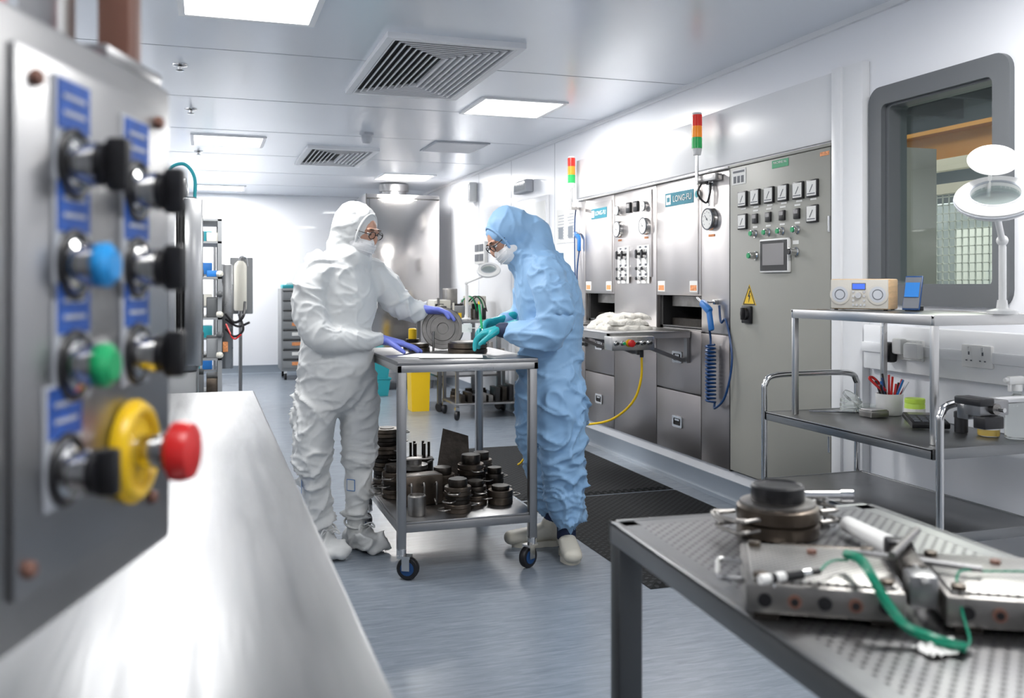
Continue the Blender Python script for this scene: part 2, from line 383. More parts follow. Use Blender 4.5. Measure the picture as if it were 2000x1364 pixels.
b.bb(4.2,4.26,4.95,5.02,0,2.05,BEIGE); b.bb(4.2,4.26,3.3,3.36,0,2.05,BEIGE); b.bb(4.2,4.26,3.3,5.02,1.98,2.05,BEIGE); b.bb(4.2,4.26,3.3,5.02,1.84,1.9,BEIGE); b.bb(4.2,4.26,3.3,5.02,.05,.12,BEIGE)
for k in range(33): b.bb(4.225,4.233,3.36+k*.05,3.366+k*.05,.1,1.85,MESHW)
for k in range(36): b.bb(4.225,4.233,3.36,4.95,.12+k*.05,.126+k*.05,MESHW)
b.bb(4.24,4.5,5.10,5.3,0,2.05,BEIGE,b=.01); b.build()
b=Bd("factory_machine"); b.bb(5.2,5.9,3.6,6.8,0,1.9,HALL,b=.03); b.bb(5.3,5.8,3.8,4.8,1.9,2.2,HALL,b=.02)
for k in range(5): b.bb(5.17,5.2,3.8+k*.6,4.2+k*.6,.4,1.7,MESHW,b=.01)
b.build()
def area(name,loc,size,en,col,rot=(0,0,0)):
    L=bpy.data.lights.new(name,'AREA'); L.size=size; L.energy=en; L.color=col
    lo=bpy.data.objects.new(name,L); lo.location=loc; lo.rotation_euler=rot; bpy.context.collection.objects.link(lo)
area("hall_area_light",(8.5,7,4.35),5,600,(1,.97,.88))
area("hall_area_light",(3.9,6.0,4.6),1.2,110,(1,.97,.9),(0,math.radians(-15),0))  # added out of view to light the near side of the cage
area("hall_area_light",(3.6,3.6,4.6),1.0,90,(1,.97,.9),(0,math.radians(10),0))  # another unseen fill, added by the window wall for the cage

# ------------------------------------------------------------------ machines on the right wall
NX=(-1,0,0)
def plate(b,y,z,w,h,t,mt,x0=2.97,bev=0.): b.box((x0-t/2,y,z),(t,w,h),mt,b=bev)
def gauge(b,y,z,r,x0=2.97):
    b.lathe([(r*1.08,0),(r*1.08,.012),(r,.03),(r*.9,.032)],(x0,y,z),NX,CHROME,28)
    b.lathe([(r*.90,.028),(r*.90,.0335)],(x0,y,z),NX,PAPER,28)
    b.torus((x0-.031,y,z),(1,0,0),r*.98,r*.07,INK,28,6)
    for k in range(9):
        a=math.radians(-45+k*33.75); b.box((x0-.034,y+math.cos(a)*r*.68,z+math.sin(a)*r*.68),(.001,r*.08,r*.08),INK)
    b.box((x0-.0345,y+r*.12,z+r*.12),(.0012,r*.07,r*.75),INK,rot=Matrix.Rotation(-.8,3,'X')); b.cyl((x0-.033,y,z),(x0-.036,y,z),r*.1,INK)
def meter(b,y,z,s,x0):
    plate(b,y,z,s,s,.014,BLACK,x0,.003); plate(b,y,z,s*.84,s*.84,.0155,PAPER,x0)
    plate(b,y,z-s*.30,s*.7,s*.05,.017,INK,x0); b.box((x0-.0165,y,z),(.001,s*.05,s*.5),INK,rot=Matrix.Rotation(.6,3,'X'))
def knob(b,y,z,r,mt,x0,L=.03): b.lathe([(r*1.3,0),(r*1.3,.006),(r,.01),(r*.95,L),(r*.6,L+.003)],(x0,y,z),NX,CHROME,16); b.lathe([(r*.8,L),(r*.75,L+.008)],(x0,y,z),NX,mt,16)
def seampanel(b,y0,y1,z0,z1,mt,x=2.97,t=.03): b.bb(x,x+t,min(y0,y1)+.004,max(y0,y1)-.004,z0,z1,mt,b=.003)
def press(name,yo0,yo1,yp0,yp1):
    """yo = column with the press chamber, yp = instrument column"""
    b=Bd(name)
    lo,hi=min(yo0,yo1,yp0,yp1),max(yo0,yo1,yp0,yp1)
    a0,a1=min(yo0,yo1),max(yo0,yo1); p0,p1=min(yp0,yp1),max(yp0,yp1)
    b.bb(3.0,3.6,a0,a1,1.225,2.0,STEELD); b.bb(3.0,3.6,a0,a1,.19,1.015,STEELD); b.bb(3.0,3.6,p0,p1,.19,2.0,STEELD)
    b.bb(3.5,3.55,a0,a1,1.0,1.24,DARK); b.bb(3.0,3.5,a0,a0+.04,1.0,1.24,DARK); b.bb(3.0,3.5,a1-.04,a1,1.0,1.24,DARK)
    b.bb(3.0,3.5,a0,a1,1.008,1.02,STEELD); b.bb(3.05,3.4,a0+.08,a1-.08,1.02,1.07,IRON); b.bb(3.05,3.4,a0+.08,a1-.08,1.15,1.22,IRON3)
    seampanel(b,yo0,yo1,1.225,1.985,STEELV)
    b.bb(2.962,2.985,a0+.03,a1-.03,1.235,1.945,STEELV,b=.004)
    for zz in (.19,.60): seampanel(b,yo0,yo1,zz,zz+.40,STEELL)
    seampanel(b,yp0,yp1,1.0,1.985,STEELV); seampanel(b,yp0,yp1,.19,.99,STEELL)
    b.bb(2.95,2.999,lo,hi,1.988,2.002,STEEL,b=.002)
    ym=(yo0+yo1)/2
    for zz in (.817,.39):
        b.ring(rrect(.13,.075,.01),rrect(.095,.045,.006),(2.962,ym,zz),(0,1,0),(0,0,1),.01,CHROME); plate(b,ym,zz,.1,.05,.003,DARK,2.971); plate(b,ym,zz+.012,.06,.012,.008,CHROME,2.97)
    for q in (a0+.08,a1-.09): plate(b,q,1.285,.10,.07,.002,PAPER,2.962); plate(b,q,1.275,.08,.035,.003,ORLBL,2.962)
    return b
b=press("hydraulic_press",7.07,6.5,6.5,5.80)
plate(b,6.77,1.86,.30,.08,.003,TEALLBL,2.962); plate(b,6.885,1.86,.05,.055,.004,PAPER,2.962)
b.bb(2.958,2.972,5.86,6.45,1.35,1.965,STEELV,b=.004)
for y in (6.37,5.93): gauge(b,y,1.85,.036,2.958); gauge(b,y,1.71,.058,2.958); plate(b,y,1.628,.06,.014,.002,ORLBL,2.958)
for y in (6.205,6.085): plate(b,y,1.86,.07,.075,.015,BLACK,2.958,.003); plate(b,y,1.872,.05,.03,.017,SCREENG,2.958)
for y in (6.31,5.98):
    plate(b,y,1.44,.19,.27,.003,PAPER,2.958)
    for dy in (-.045,.045):
        for dz in (.095,.055,-.03,-.10): knob(b,y+dy,1.44+dz,.015,BLACK,2.956,.03); plate(b,y+dy,1.44+dz+.028,.035,.014,.004,INK,2.957)
        plate(b,y+dy,1.44+.075,.02,.05,.04,BLACK,2.956)
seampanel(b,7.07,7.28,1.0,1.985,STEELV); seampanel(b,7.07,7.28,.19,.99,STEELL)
ob=b.build(); text("LONG-FU",.048,(2.957,6.735,1.86),(0,-1,0),(0,0,1),PAPER,ob)
b=press("hydraulic_press",5.80,5.19,5.19,4.84)
plate(b,5.46,1.865,.38,.088,.003,TEALLBL,2.962); plate(b,5.605,1.865,.065,.066,.004,PAPER,2.962); plate(b,5.605,1.865,.038,.03,.005,TEALLBL,2.962)
b.lathe([(.035,0),(.035,.003)],(2.962,5.225,1.87),NX,PAPER); b.lathe([(.022,.003),(.022,.004)],(2.962,5.225,1.87),NX,TEALB)
gauge(b,5.06,1.70,.066,2.968); plate(b,5.06,1.60,.07,.015,.002,ORLBL,2.968); b.cyl((2.95,5.06,1.78),(2.95,5.06,1.92),.008,CHROME); knob(b,5.06,1.93,.02,BLACK,2.968)
b.box((2.94,5.03,1.95),(.05,.20,.04),STEEL,b=.003)
b.tube([(2.93,5.10,1.94),(2.90,5.11,1.86),(2.93,5.06,1.80),(2.94,5.03,1.86),(2.95,5.04,1.92)],.006,BLACK)
ob=b.build(); text("LONG-FU",.058,(2.957,5.415,1.863),(0,-1,0),(0,0,1),PAPER,ob)

# control cabinet
b=Bd("electrical_control_cabinet"); X0=2.955
b.bb(2.985,3.6,3.885,4.83,.19,2.0,CAB); b.bb(X0,2.985,3.895,4.825,.2,1.985,CAB,b=.004)
b.bb(X0+.002,2.99,4.822,4.838,.19,2.0,BLACK); b.bb(2.95,2.999,3.885,4.83,1.987,2.003,CAB,b=.002)
for y in (4.68,4.55,4.415,4.285,4.15,4.03): meter(b,y,1.79,.090,X0); plate(b,y,1.735,.05,.01,.002,PAPER,X0)
for y in (4.68,4.03): meter(b,y,1.66,.090,X0)
for y in (4.555,4.425,4.295,4.165): plate(b,y,1.67,.05,.055,.012,BLACK,X0,.003); plate(b,y,1.68,.035,.02,.014,SCREENG,X0); plate(b,y,1.715,.05,.01,.002,PAPER,X0)
for y in (4.56,4.43,4.30,4.165): knob(b,y,1.585,.018,GRN,X0); plate(b,y,1.622,.045,.01,.002,PAPER,X0)
plate(b,4.355,1.455,.27,.185,.02,WHITEP,X0,.006); plate(b,4.355,1.455,.25,.165,.022,BLACK,X0); plate(b,4.355,1.462,.20,.118,.0235,SCREENG,X0)
knob(b,4.555,1.46,.02,GRN,X0,.045); knob(b,4.175,1.47,.02,BLACK,X0,.045); plate(b,4.18,1.52,.05,.02,.002,PAPER,X0)
b.prism([(-.068,-.055),(.068,-.055),(0,.062)],(X0,4.62,1.235),(0,-1,0),(0,0,1),.002,YEL)
b.prism([(-.062,-.051),(-.055,-.051),(0,.046),(0,.056)],(X0-.002,4.62,1.235),(0,-1,0),(0,0,1),.001,BLACK)
b.prism([(.062,-.051),(.055,-.051),(0,.046),(0,.056)],(X0-.002,4.62,1.235),(0,-1,0),(0,0,1),.001,BLACK)
b.prism([(-.062,-.054),(.062,-.054),(.058,-.048),(-.058,-.048)],(X0-.002,4.62,1.235),(0,-1,0),(0,0,1),.001,BLACK)
b.prism([(.004,.03),(-.014,-.006),(-.001,-.003),(-.006,-.04),(.014,.004),(.002,.002),(.012,.03)],(X0-.002,4.62,1.232),(0,-1,0),(0,0,1),.001,BLACK)
plate(b,4.63,1.125,.09,.10,.02,BLACK,X0,.005); b.lathe([(.035,.02),(.033,.035),(.02,.036)],(X0,4.63,1.13),NX,BLACK); plate(b,4.63,1.13,.018,.07,.05,BLACK,X0,.004)
plate(b,4.73,1.925,.15,.09,.002,PAPER,X0)
for k in range(3): plate(b,4.77-k*.04,1.91,.028,.04,.003,INK,X0)
plate(b,4.73,1.955,.12,.012,.003,INK,X0)
plate(b,4.32,1.953,.15,.042,.002,GLBL,X0); plate(b,3.94,1.955,.07,.02,.002,ORLBL,X0)
for z in (.5,1.6): b.cyl((X0,3.905,z-.04),(X0,3.905,z+.04),.008,CHROME)
ob=b.build(); text("MACHINE No.",.02,(X0-.0025,4.32,1.96),(0,-1,0),(0,0,1),PAPER,ob)

def sigtower(y,zb,zt):
    b=Bd("signal_tower_light"); x=2.90; h=.07; r=.032
    b.box((2.925,y,zb),(.07,.05,.02),STEEL); b.cyl((x,y,zb),(x,y,zt-.24),.011,CHROME); b.cyl((x,y,zt-.26),(x,y,zt-.22),.024,WHITEP,r)
    z=zt-.22
    for mm in (GREENL,ORANGEL,REDL):
        b.lathe([(r,0),(r,h-.004),(r*.94,h-.004),(r*.94,h)],(x,y,z),(0,0,1),mm); z+=h
    b.lathe([(r,0),(r*.9,.012),(0.005,.016)],(x,y,z),(0,0,1),WHITEP); b.build()
sigtower(5.12,1.93,2.36); sigtower(7.20,1.93,2.36)
def coilhose(name,x,y,ztop,zbot,gunmat,hosemat,n=15):
    b=Bd(name)
    b.box((2.955,y,ztop+.20),(.03,.03,.03),CHROME,b=.003); b.cyl((2.96,y,ztop+.2),(x-.02,y,ztop+.2),.006,CHROME)
    b.box((x-.02,y+.02,ztop+.17),(.035,.12,.045),gunmat,b=.012,rot=Matrix.Rotation(.5,3,'X')); b.box((x-.02,y-.03,ztop+.09),(.03,.038,.13),gunmat,b=.012,rot=Matrix.Rotation(-.25,3,'X'))
    b.cyl((x-.02,y+.07,ztop+.195),(x-.02,y+.13,ztop+.225),.007,CHROME)
    b.tube([(x-.02,y-.02,ztop+.04),(x,y,ztop-.02),(x,y,ztop-.06)],.007,hosemat)
    pts=[]
    N=n*10
    for i in range(N+1):
        a=2*math.pi*i/10; pts.append((x+.028*math.cos(a),y+.028*math.sin(a),ztop-.06-(ztop-.06-zbot)*i/N))
    b.tube(pts,.007,hosemat,n=6,k=1)
    b.tube([pts[-1],(x,y-.05,zbot-.03),(x,y-.17,zbot+.06),(x+.02,y-.21,zbot+.28),(x+.03,y-.13,zbot+.5),(x+.03,y-.07,ztop+.08),(x+.03,y-.05,ztop+.18)],.007,hosemat)
    b.build()
coilhose("air_blow_gun_with_coil_hose",2.92,4.99,.99,.58,BLUE,NAVY)
b=Bd("air_blow_gun"); y=7.17
b.box((2.94,y,1.70),(.03,.10,.04),BLUE,b=.012,rot=Matrix.Rotation(.5,3,'X')); b.box((2.94,y-.04,1.63),(.03,.035,.12),BLUE,b=.012)
b.tube([(2.94,y-.04,1.58),(2.93,y-.02,1.4),(2.94,y,1.25),(2.94,y+.05,1.4),(2.95,y+.08,1.8),(2.96,y+.07,1.95)],.006,NAVY); b.cyl((2.97,y,1.72),(2.93,y,1.72),.008,CHROME)
b.build()

def wshelf(name,y0,y1,ctrl):
    b=Bd(name)
    b.bb(2.38,2.965,y0,y1,.985,1.0,STEEL,b=.003); b.bb(2.38,2.40,y0,y1,.95,.99,STEEL)
    b.bb(2.38,2.965,y0,y0+.012,.955,.99,STEEL); b.bb(2.38,2.965,y1-.012,y1,.955,.99,STEEL)
    for y in (y0+.05,y1-.05):
        b.prism([(.02,-.03),(.02,-.055),(.18,-.055),(.55,-.19),(.58,-.19),(.58,-.165),(.55,-.165),(.18,-.03)],(2.385,y,.985),(1,0,0),(0,0,1),-.03,STEELD)
        b.bb(2.95,2.968,y-.035,y+.005,.79,.98,STEELD)
    if ctrl:
        b.bb(2.37,2.66,y0-.10,y0+.02,.89,.975,STEEL,b=.004)
        for k,(mm) in enumerate((BLACK,GRN,RED,BLACK,BLACK,BLACK)):
            x=2.395+k*.045; o=(x,y0-.10,.935)
            if mm is RED:
                b.lathe([(.024,0),(.024,.008)],o,(0,-1,0),YEL); b.lathe([(.01,0),(.01,.025),(.022,.03),(.022,.045),(.01,.05)],o,(0,-1,0),RED)
            else: b.lathe([(.016,0),(.016,.006),(.012,.008),(.011,.028)],o,(0,-1,0),CHROME,14); b.lathe([(.010,.028),(.009,.036)],o,(0,-1,0),mm,14)
        b.cyl((2.60,y0-.04,.89),(2.60,y0-.04,.84),.012,BLACK)
        b.tube([(2.60,y0-.04,.85),(2.60,y0-.03,.70),(2.57,y0+.03,.55),(2.50,y0+.2,.42),(2.40,y0+.42,.36),(2.30,y0+.6,.33)],.008,YEL)
        b.lathe([(.016,0),(.02,.02),(.014,.06)],(2.30,y0+.6,.33),(-.45,.85,-.3),YEL)
        b.tube([(2.28,y0+.64,.32),(2.20,y0+.78,.22),(2.12,y0+.86,.06),(2.10,y0+.90,.024)],.007,YEL)
    b.build()
wshelf("press_loading_shelf",5.32,6.15,True); wshelf("press_loading_shelf",6.55,7.12,False)
def cloth_pile(name,c,sz,layers,mt):
    b=Bd(name)
    for k in range(layers):
        w,d=sz[0]*(1-.15*k),sz[1]*(1-.15*k); h=.030; N=40
        vs=[];fs=[]
        ox,oy=random.uniform(-.03,.03),random.uniform(-.03,.03); ra=random.uniform(-.5,.5)
        for side in (0,1):
            for i in range(N+1):
                for j in range(N+1):
                    x=(i/N-.5);y=(j/N-.5)
                    e=max(0,1-(2*max(abs(x),abs(y)))**6)
                    X=x*w*(1+.22*noise.noise(V((k,y*5,2)))) ;Y=y*d*(1+.22*noise.noise(V((x*5,k,5))))
                    nz=(1-2*abs(noise.noise(V((X*9+k*3,Y*9,k)))))*.018*e+noise.noise(V((X*30,Y*30,k)))*.006*e
                    z=h*k+(h*e**.5 if side else 0)*1.0+nz*(1 if side or k else 0)
                    xr=X*math.cos(ra)-Y*math.sin(ra);yr=X*math.sin(ra)+Y*math.cos(ra)
                    vs.append((c[0]+xr+ox,c[1]+yr+oy,c[2]+max(z,0)+.001))
        M_=(N+1)**2
        for i in range(N):
            for j in range(N):
                q=i*(N+1)+j; fs.append((q,q+1,q+N+2,q+N+1)); fs.append((M_+q,M_+q+N+1,M_+q+N+2,M_+q+1))
        b.add(vs,fs,mt)
    b.build(sharp=180)
cloth_pile("folded_towels",(2.66,5.72,1.0),(.34,.42),3,TOWEL)

for k,y in enumerate((7.69,7.46)):
    b=Bd("wall_notice"); b.bb(2.994,2.999,y-.10,y+.10,1.66,1.96,PAPER)
    for q in range(9): b.bb(2.9935,2.9945,y-.08,y+.08-random.random()*.08,1.90-q*.026,1.908-q*.026,SEAM)
    b.bb(2.993,2.9945,y-.06,y+.05,1.70,1.80,SKIRT); b.build()
b=Bd("emergency_light"); b.bb(2.92,2.999,8.42,8.80,2.19,2.31,SEAM,b=.01); b.bb(2.915,2.925,8.45,8.77,2.21,2.29,CLEAR); b.build()
b=Bd("wall_speaker"); b.bb(2.90,2.999,10.35,10.55,2.25,2.48,WHITEP,b=.015); b.bb(2.895,2.90,10.37,10.53,2.27,2.46,SEAM); b.build()
b=Bd("wall_socket_panel"); b.bb(2.96,2.999,9.95,10.35,1.53,1.78,WHITEP,b=.006)
for k in range(2):
    for j in range(2): b.bb(2.955,2.962,9.99+j*.18,10.14+j*.18,1.56+k*.11,1.64+k*.11,INK)
b.build()
b=Bd("socket_trunking"); b.bb(2.945,2.999,2.2,3.64,.905,1.11,TRIM,b=.006); b.bb(2.935,2.95,2.2,3.64,.985,1.03,TRIM,b=.003)
for y in (3.32,2.95):
    b.bb(2.928,2.946,y-.075,y+.075,.965,1.055,WHITEP,b=.004)
    for dy in (-.035,.035):
        b.bb(2.926,2.93,y+dy-.003,y+dy+.003,1.015,1.028,INK)
        for q in (-.012,.012): b.bb(2.926,2.93,y+dy+q-.004,y+dy+q+.004,.99,.995,INK)
        b.bb(2.924,2.93,y+dy-.006,y+dy+.006,1.033,1.048,WHITEP)
b.bb(2.885,2.93,3.39,3.46,.95,1.04,BLACK,b=.012); b.bb(2.89,2.93,3.23,3.32,.975,1.045,WHITEP,b=.012); b.bb(2.89,2.93,3.33,3.39,.99,1.06,WHITEP,b=.01)
b.build()

# ------------------------------------------------------------------ floor mats
for y0,y1 in ((3.57,5.24),(5.27,7.05)):
    b=Bd("anti_fatigue_mat")
    x0,x1=1.80,2.82
    vs=[(x0,y0,.001),(x1,y0,.001),(x1,y1,.001),(x0,y1,.001),(x0+.04,y0+.04,.014),(x1-.04,y0+.04,.014),(x1-.04,y1-.04,.014),(x0+.04,y1-.04,.014)]
    b.add(vs,[(3,2,1,0),(4,5,6,7)]+[(i,(i+1)%4,4+(i+1)%4,4+i) for i in range(4)],RUBBER); b.build(sharp=10)

# ------------------------------------------------------------------ moulds
def mould(b,x,y,z,r,h,m1=None,m2=None,handles=True,cap=True,ang=0.):
    m1=m1 or IRON; m2=m2 or IRON2
    z0=z
    hh=h*(.78 if cap else 1)
    nl=max(1,round(hh/.045)); lh=hh/nl
    for i in range(nl):
        rr=r*(1 if i%2==0 else .93)
        b.lathe([(rr*.97,0),(rr,.003),(rr,lh*.45),(rr*.95,lh*.5),(rr,lh*.55),(rr,lh-.004),(rr*.96,lh-.001)],(x,y,z0+i*lh),(0,0,1),m1 if i%2 else m2,28)
        if handles:
            for s_ in (-1,1):
                a=ang+i*.35; c,sn=math.cos(a)*s_,math.sin(a)*s_; px,py=-sn,c
                zz=z0+(i+.5)*lh; R1=rr*.98;R2=rr+.034; w=.024
                b.tube([(x+c*R1+px*w,y+sn*R1+py*w,zz),(x+c*R2+px*w,y+sn*R2+py*w,zz),(x+c*(R2+.008),y+sn*(R2+.008),zz),(x+c*R2-px*w,y+sn*R2-py*w,zz),(x+c*R1-px*w,y+sn*R1-py*w,zz)],.0034,IRON3,n=6,k=4)
    if cap: b.lathe([(r*.70,0),(r*.72,.003),(r*.72,h*.22-.004),(r*.68,h*.22)],(x,y,z0+hh),(0,0,1),m1,24)
    else: b.lathe([(r*.5,0),(r*.5,.004),(r*.3,.004)],(x,y,z0+hh-.002),(0,0,1),m1,20)
# ------------------------------------------------------------------ work trolley
def caster(b,x,y,ang=.4,r=.045):
    c,s_=math.cos(ang),math.sin(ang)
    b.cyl((x,y,.135),(x,y,.105),.022,CHROME); b.box((x+c*.015,y+s_*.015,.10),(.06,.045,.012),CHROME,rz=ang)
    for q in (-1,1): b.box((x+c*.025-s_*.022*q,y+s_*.025+c*.022*q,.072),(.035,.003,.06),CHROME,rz=ang)
    cx,cy=x+c*.03,y+s_*.03
    b.lathe([(r*.5,-.016),(r*.92,-.016),(r,-.010),(r,.010),(r*.92,.016),(r*.5,.016)],(cx,cy,r),(-s_,c,0),BLACK,20)
    b.lathe([(r*.62,-.018),(r*.62,.018)],(cx,cy,r),(-s_,c,0),NAVY,16)
tx0,tx1,ty0,ty1=.80,1.455,4.02,4.94; TZ=.96
b=Bd("stainless_work_trolley")
b.bb(tx0,tx1,ty0,ty1,TZ-.022,TZ,STEELD,b=.004)
for (a0,a1,c0,c1) in ((tx0,tx1,ty0,ty0+.02),(tx0,tx1,ty1-.02,ty1),(tx0,tx0+.02,ty0,ty1),(tx1-.02,tx1,ty0,ty1)): b.bb(a0,a1,c0,c1,TZ-.05,TZ-.018,STEEL,b=.002)
for x in (tx0+.022,tx1-.022):
    for y in (ty0+.022,ty1-.022): b.box((x,y,(.13+TZ-.03)/2),(.038,.038,TZ-.03-.13),STEELD,b=.004)
b.bb(tx0+.01,tx1-.01,ty0+.01,ty1-.01,.238,.25,STEELD,b=.002)
for (a0,a1,c0,c1) in ((tx0+.03,tx1-.03,ty0+.004,ty0+.03),(tx0+.03,tx1-.03,ty1-.03,ty1-.004),(tx0+.004,tx0+.03,ty0+.03,ty1-.03),(tx1-.03,tx1-.004,ty0+.03,ty1-.03)): b.bb(a0,a1,c0,c1,.205,.24,STEELD,b=.002)
for x,y,a in ((tx0+.022,ty0+.022,-.5),(tx1-.022,ty0+.022,-2.6),(tx0+.022,ty1-.022,2.5),(tx1-.022,ty1-.022,.6)): caster(b,x,y,a,.05)
b.build()
b=Bd("round_moulds_on_trolley"); z=.251
b.lathe([(.040,0),(.042,.004),(.042,.085),(.038,.09),(.034,.09),(.034,.08)],(.915,4.15,z),(0,0,1),IRON3)
mould(b,1.11,4.16,z,.062,.15,ang=.4); mould(b,1.345,4.25,z,.060,.085,ang=.2); mould(b,1.23,4.28,z,.056,.11,ang=1.3)
b.box((.975,4.36,z+.07),(.20,.10,.14),IRON2,rz=.15,b=.004)
for q in (-.06,0,.06): b.tube([(.975+q,4.30,z+.10),(.975+q,4.26,z+.11),(.975+q,4.26,z+.02),(.975+q,4.30,z+.03)],.005,IRON3)
mould(b,1.26,4.47,z,.066,.20,ang=1.0); mould(b,1.11,4.45,z,.062,.15,ang=2); mould(b,.885,4.54,z,.058,.16,ang=.3); mould(b,1.38,4.46,z,.05,.13,ang=.3)
mould(b,.90,4.80,z,.074,.30,ang=.8,cap=False); mould(b,1.375,4.68,z,.058,.17,ang=.5); mould(b,.90,4.68,z,.05,.12,ang=.1)
b.lathe([(.070,0),(.070,.02),(.04,.022),(.04,.05)],(.99,4.56,z+.13),(0,0,1),IRON3); b.box((.99,4.60,z+.065),(.12,.12,.13),IRON,b=.003)
b.tube([(.93,4.5,z+.16),(.90,4.46,z+.19),(1.06,4.46,z+.19),(1.05,4.52,z+.16)],.004,IRON3)
b.lathe([(.070,0),(.070,.14),(.056,.145)],(1.07,4.78,z),(0,0,1),IRON)
for a in range(6): b.cyl((1.07+.048*math.cos(a),4.78+.048*math.sin(a),z+.14),(1.07+.048*math.cos(a),4.78+.048*math.sin(a),z+.22),.007,IRON)
b.prism([(-.10,0),(.09,0),(.10,.26),(-.03,.30)],(1.22,4.66,z),(.96,-.25,.0),(-.02,.25,.97),.012,IRON)
b.build()
b=Bd("ring_mould"); c=(1.235,4.44,TZ+.001)
b.lathe([(.096,0),(.098,.004),(.098,.018),(.092,.022),(.098,.026),(.098,.046),(.09,.05),(.078,.05),(.074,.042),(.03,.042),(.02,.05)],c,(0,0,1),IRON2,36); b.lathe([(.088,.05),(.088,.056),(.08,.056)],c,(0,0,1),IRON3,36)
b.build()
b=Bd("small_mould"); c=(1.03,4.62,TZ+.001); b.lathe([(.055,0),(.055,.018),(.048,.02),(.052,.024),(.052,.038),(.02,.04)],c,(0,0,1),IRON2,28)
b.cyl((1.10,4.60,TZ),(1.10,4.60,TZ+.10),.006,IRON3)
b.lathe([(.05,0),(.05,.03),(.035,.032),(.035,.05)],(1.04,4.82,TZ+.001),(0,0,1),IRON,24); b.lathe([(.022,.05),(.022,.10),(.016,.105)],(1.04,4.82,TZ+.001),(0,0,1),YEL,20); b.build()
b=Bd("mould_plate_disc"); ax=V((-.32,-.93,.12)).normalized(); c=V((1.165,4.66,TZ+.110))
b.lathe([(.104,0),(.108,.003),(.108,.018),(.104,.021),(.085,.021),(.083,.015),(.065,.015),(.063,.021),(.03,.021),(.028,.012),(.01,.012)],c,ax,IRON3,40); b.build()
b=Bd("paper_sheets"); b.box((1.03,4.27,TZ+.002),(.21,.29,.002),PAPER,rz=.9); b.box((1.09,4.20,TZ+.0045),(.21,.29,.002),PAPER,rz=1.3); b.build()

# ------------------------------------------------------------------ shelf trolley with radio
b=Bd("tubular_shelf_trolley"); x0,x1,y0,y1=2.33,2.84,2.53,3.52
for zz in (.74,.45,.16):
    b.bb(x0,x1,y0,y1,zz-.008,zz,TABLE,b=.002)
    for a in ((x0,x1,y0,y0+.012),(x0,x1,y1-.012,y1),(x0,x0+.012,y0,y1),(x1-.012,x1,y0,y1)): b.bb(a[0],a[1],a[2],a[3],zz-.035,zz+.002,TABLE,b=.002)
for y,s_ in ((y0-.02,-1),(y1+.02,1)):
    b.tube([(x0+.01,y,.10),(x0+.01,y,.45),(x0+.01,y,.80),(x0+.015,y,.86),(x0+.06,y,.895),(x0+.25,y,.90),(x1-.06,y,.895),(x1-.015,y,.86),(x1-.01,y,.80),(x1-.01,y,.45),(x1-.01,y,.10)],.0135,CHROME,n=12,k=6)
for x in (x0+.01,x1-.01):
    for y in (y0-.02,y1+.02):
        b.lathe([(.045,-.014),(.05,-.01),(.05,.01),(.045,.014)],(x,y,.05),(1,.0,0),BLACK); b.box((x,y,.09),(.03,.03,.03),CHROME)
b.build()
b=Bd("shelf_stand"); x0,x1,y0,y1=2.40,2.86,2.60,3.40
for x in (x0,x1):
    for y in (y0,y1): b.box((x,y,.961),(.022,.022,.438),STEEL,b=.002)
b.bb(x0-.012,x1+.012,y0-.012,y1+.012,1.178,1.19,TABLE,b=.002)
for a in ((x0-.012,x1+.012,y0-.013,y0+.003),(x0-.012,x1+.012,y1-.003,y1+.013),(x0-.013,x0+.003,y0,y1),(x1-.003,x1+.013,y0,y1)): b.bb(*a,1.155,1.192,STEEL,b=.002)
b.build()
b=Bd("digital_radio"); W,D,H=.235,.13,.125
b.box((0,0,H/2+.004),(W,D,H),WOOD,b=.006); b.box((0,-D/2-.002,H/2+.004),(W-.004,.008,H-.006),RADIO,b=.003)
for sx in (-1,1):
    b.lathe([(.042,0),(.042,.004),(.036,.005)],(sx*.076,-D/2-.005,.065),(0,-1,0),RADIO,32); b.lathe([(.036,.0045),(.030,.0055),(.01,.0055)],(sx*.076,-D/2-.005,.065),(0,-1,0),SEAM,32)
    b.torus((sx*.076,-D/2-.010,.065),(0,1,0),.020,.002,INK)
b.box((0,-D/2-.007,.098),(.05,.004,.022),SCREENB); b.box((0,-D/2-.0065,.098),(.056,.003,.028),INK)
b.lathe([(.013,0),(.012,.01)],(0,-D/2-.006,.062),(0,-1,0),CHROME)
for k in range(3):
    for j in (-1,1): b.lathe([(.005,0),(.005,.003)],(j*.022,-D/2-.006,.04+k*.018),(0,-1,0),CHROME,12)
for k in range(4): b.lathe([(.005,0),(.005,.003)],(-.022+k*.015,-D/2-.006,.022),(0,-1,0),CHROME,12)
for sx in (-1,1):
    for sy in (-1,1): b.cyl((sx*.1,sy*.05,.0),(sx*.1,sy*.05,.005),.008,BLACK)
b.build(loc=(2.61,3.22,1.192),rz=math.radians(-56))
b=Bd("smartphone"); R=Matrix.Rotation(-.28,3,'X'); b.box((0,0,.072),(.07,.009,.142),NAVY,rot=R,b=.004); b.box((0,-.006,.073),(.062,.002,.128),INK,rot=R); b.box((0,-.0072,.085),(.056,.001,.06),BLUE,rot=R)
b.box((0,.012,.01),(.06,.05,.02),BLACK,b=.004); b.build(loc=(2.69,3.03,1.192),rz=math.radians(-62))
z=.742
b=Bd("pen_pot"); c=(2.78,3.27,z); b.lathe([(.048,0),(.052,.006),(.056,.085),(.056,.09),(.050,.09),(.049,.07)],c,(0,0,1),WHITEP,28)
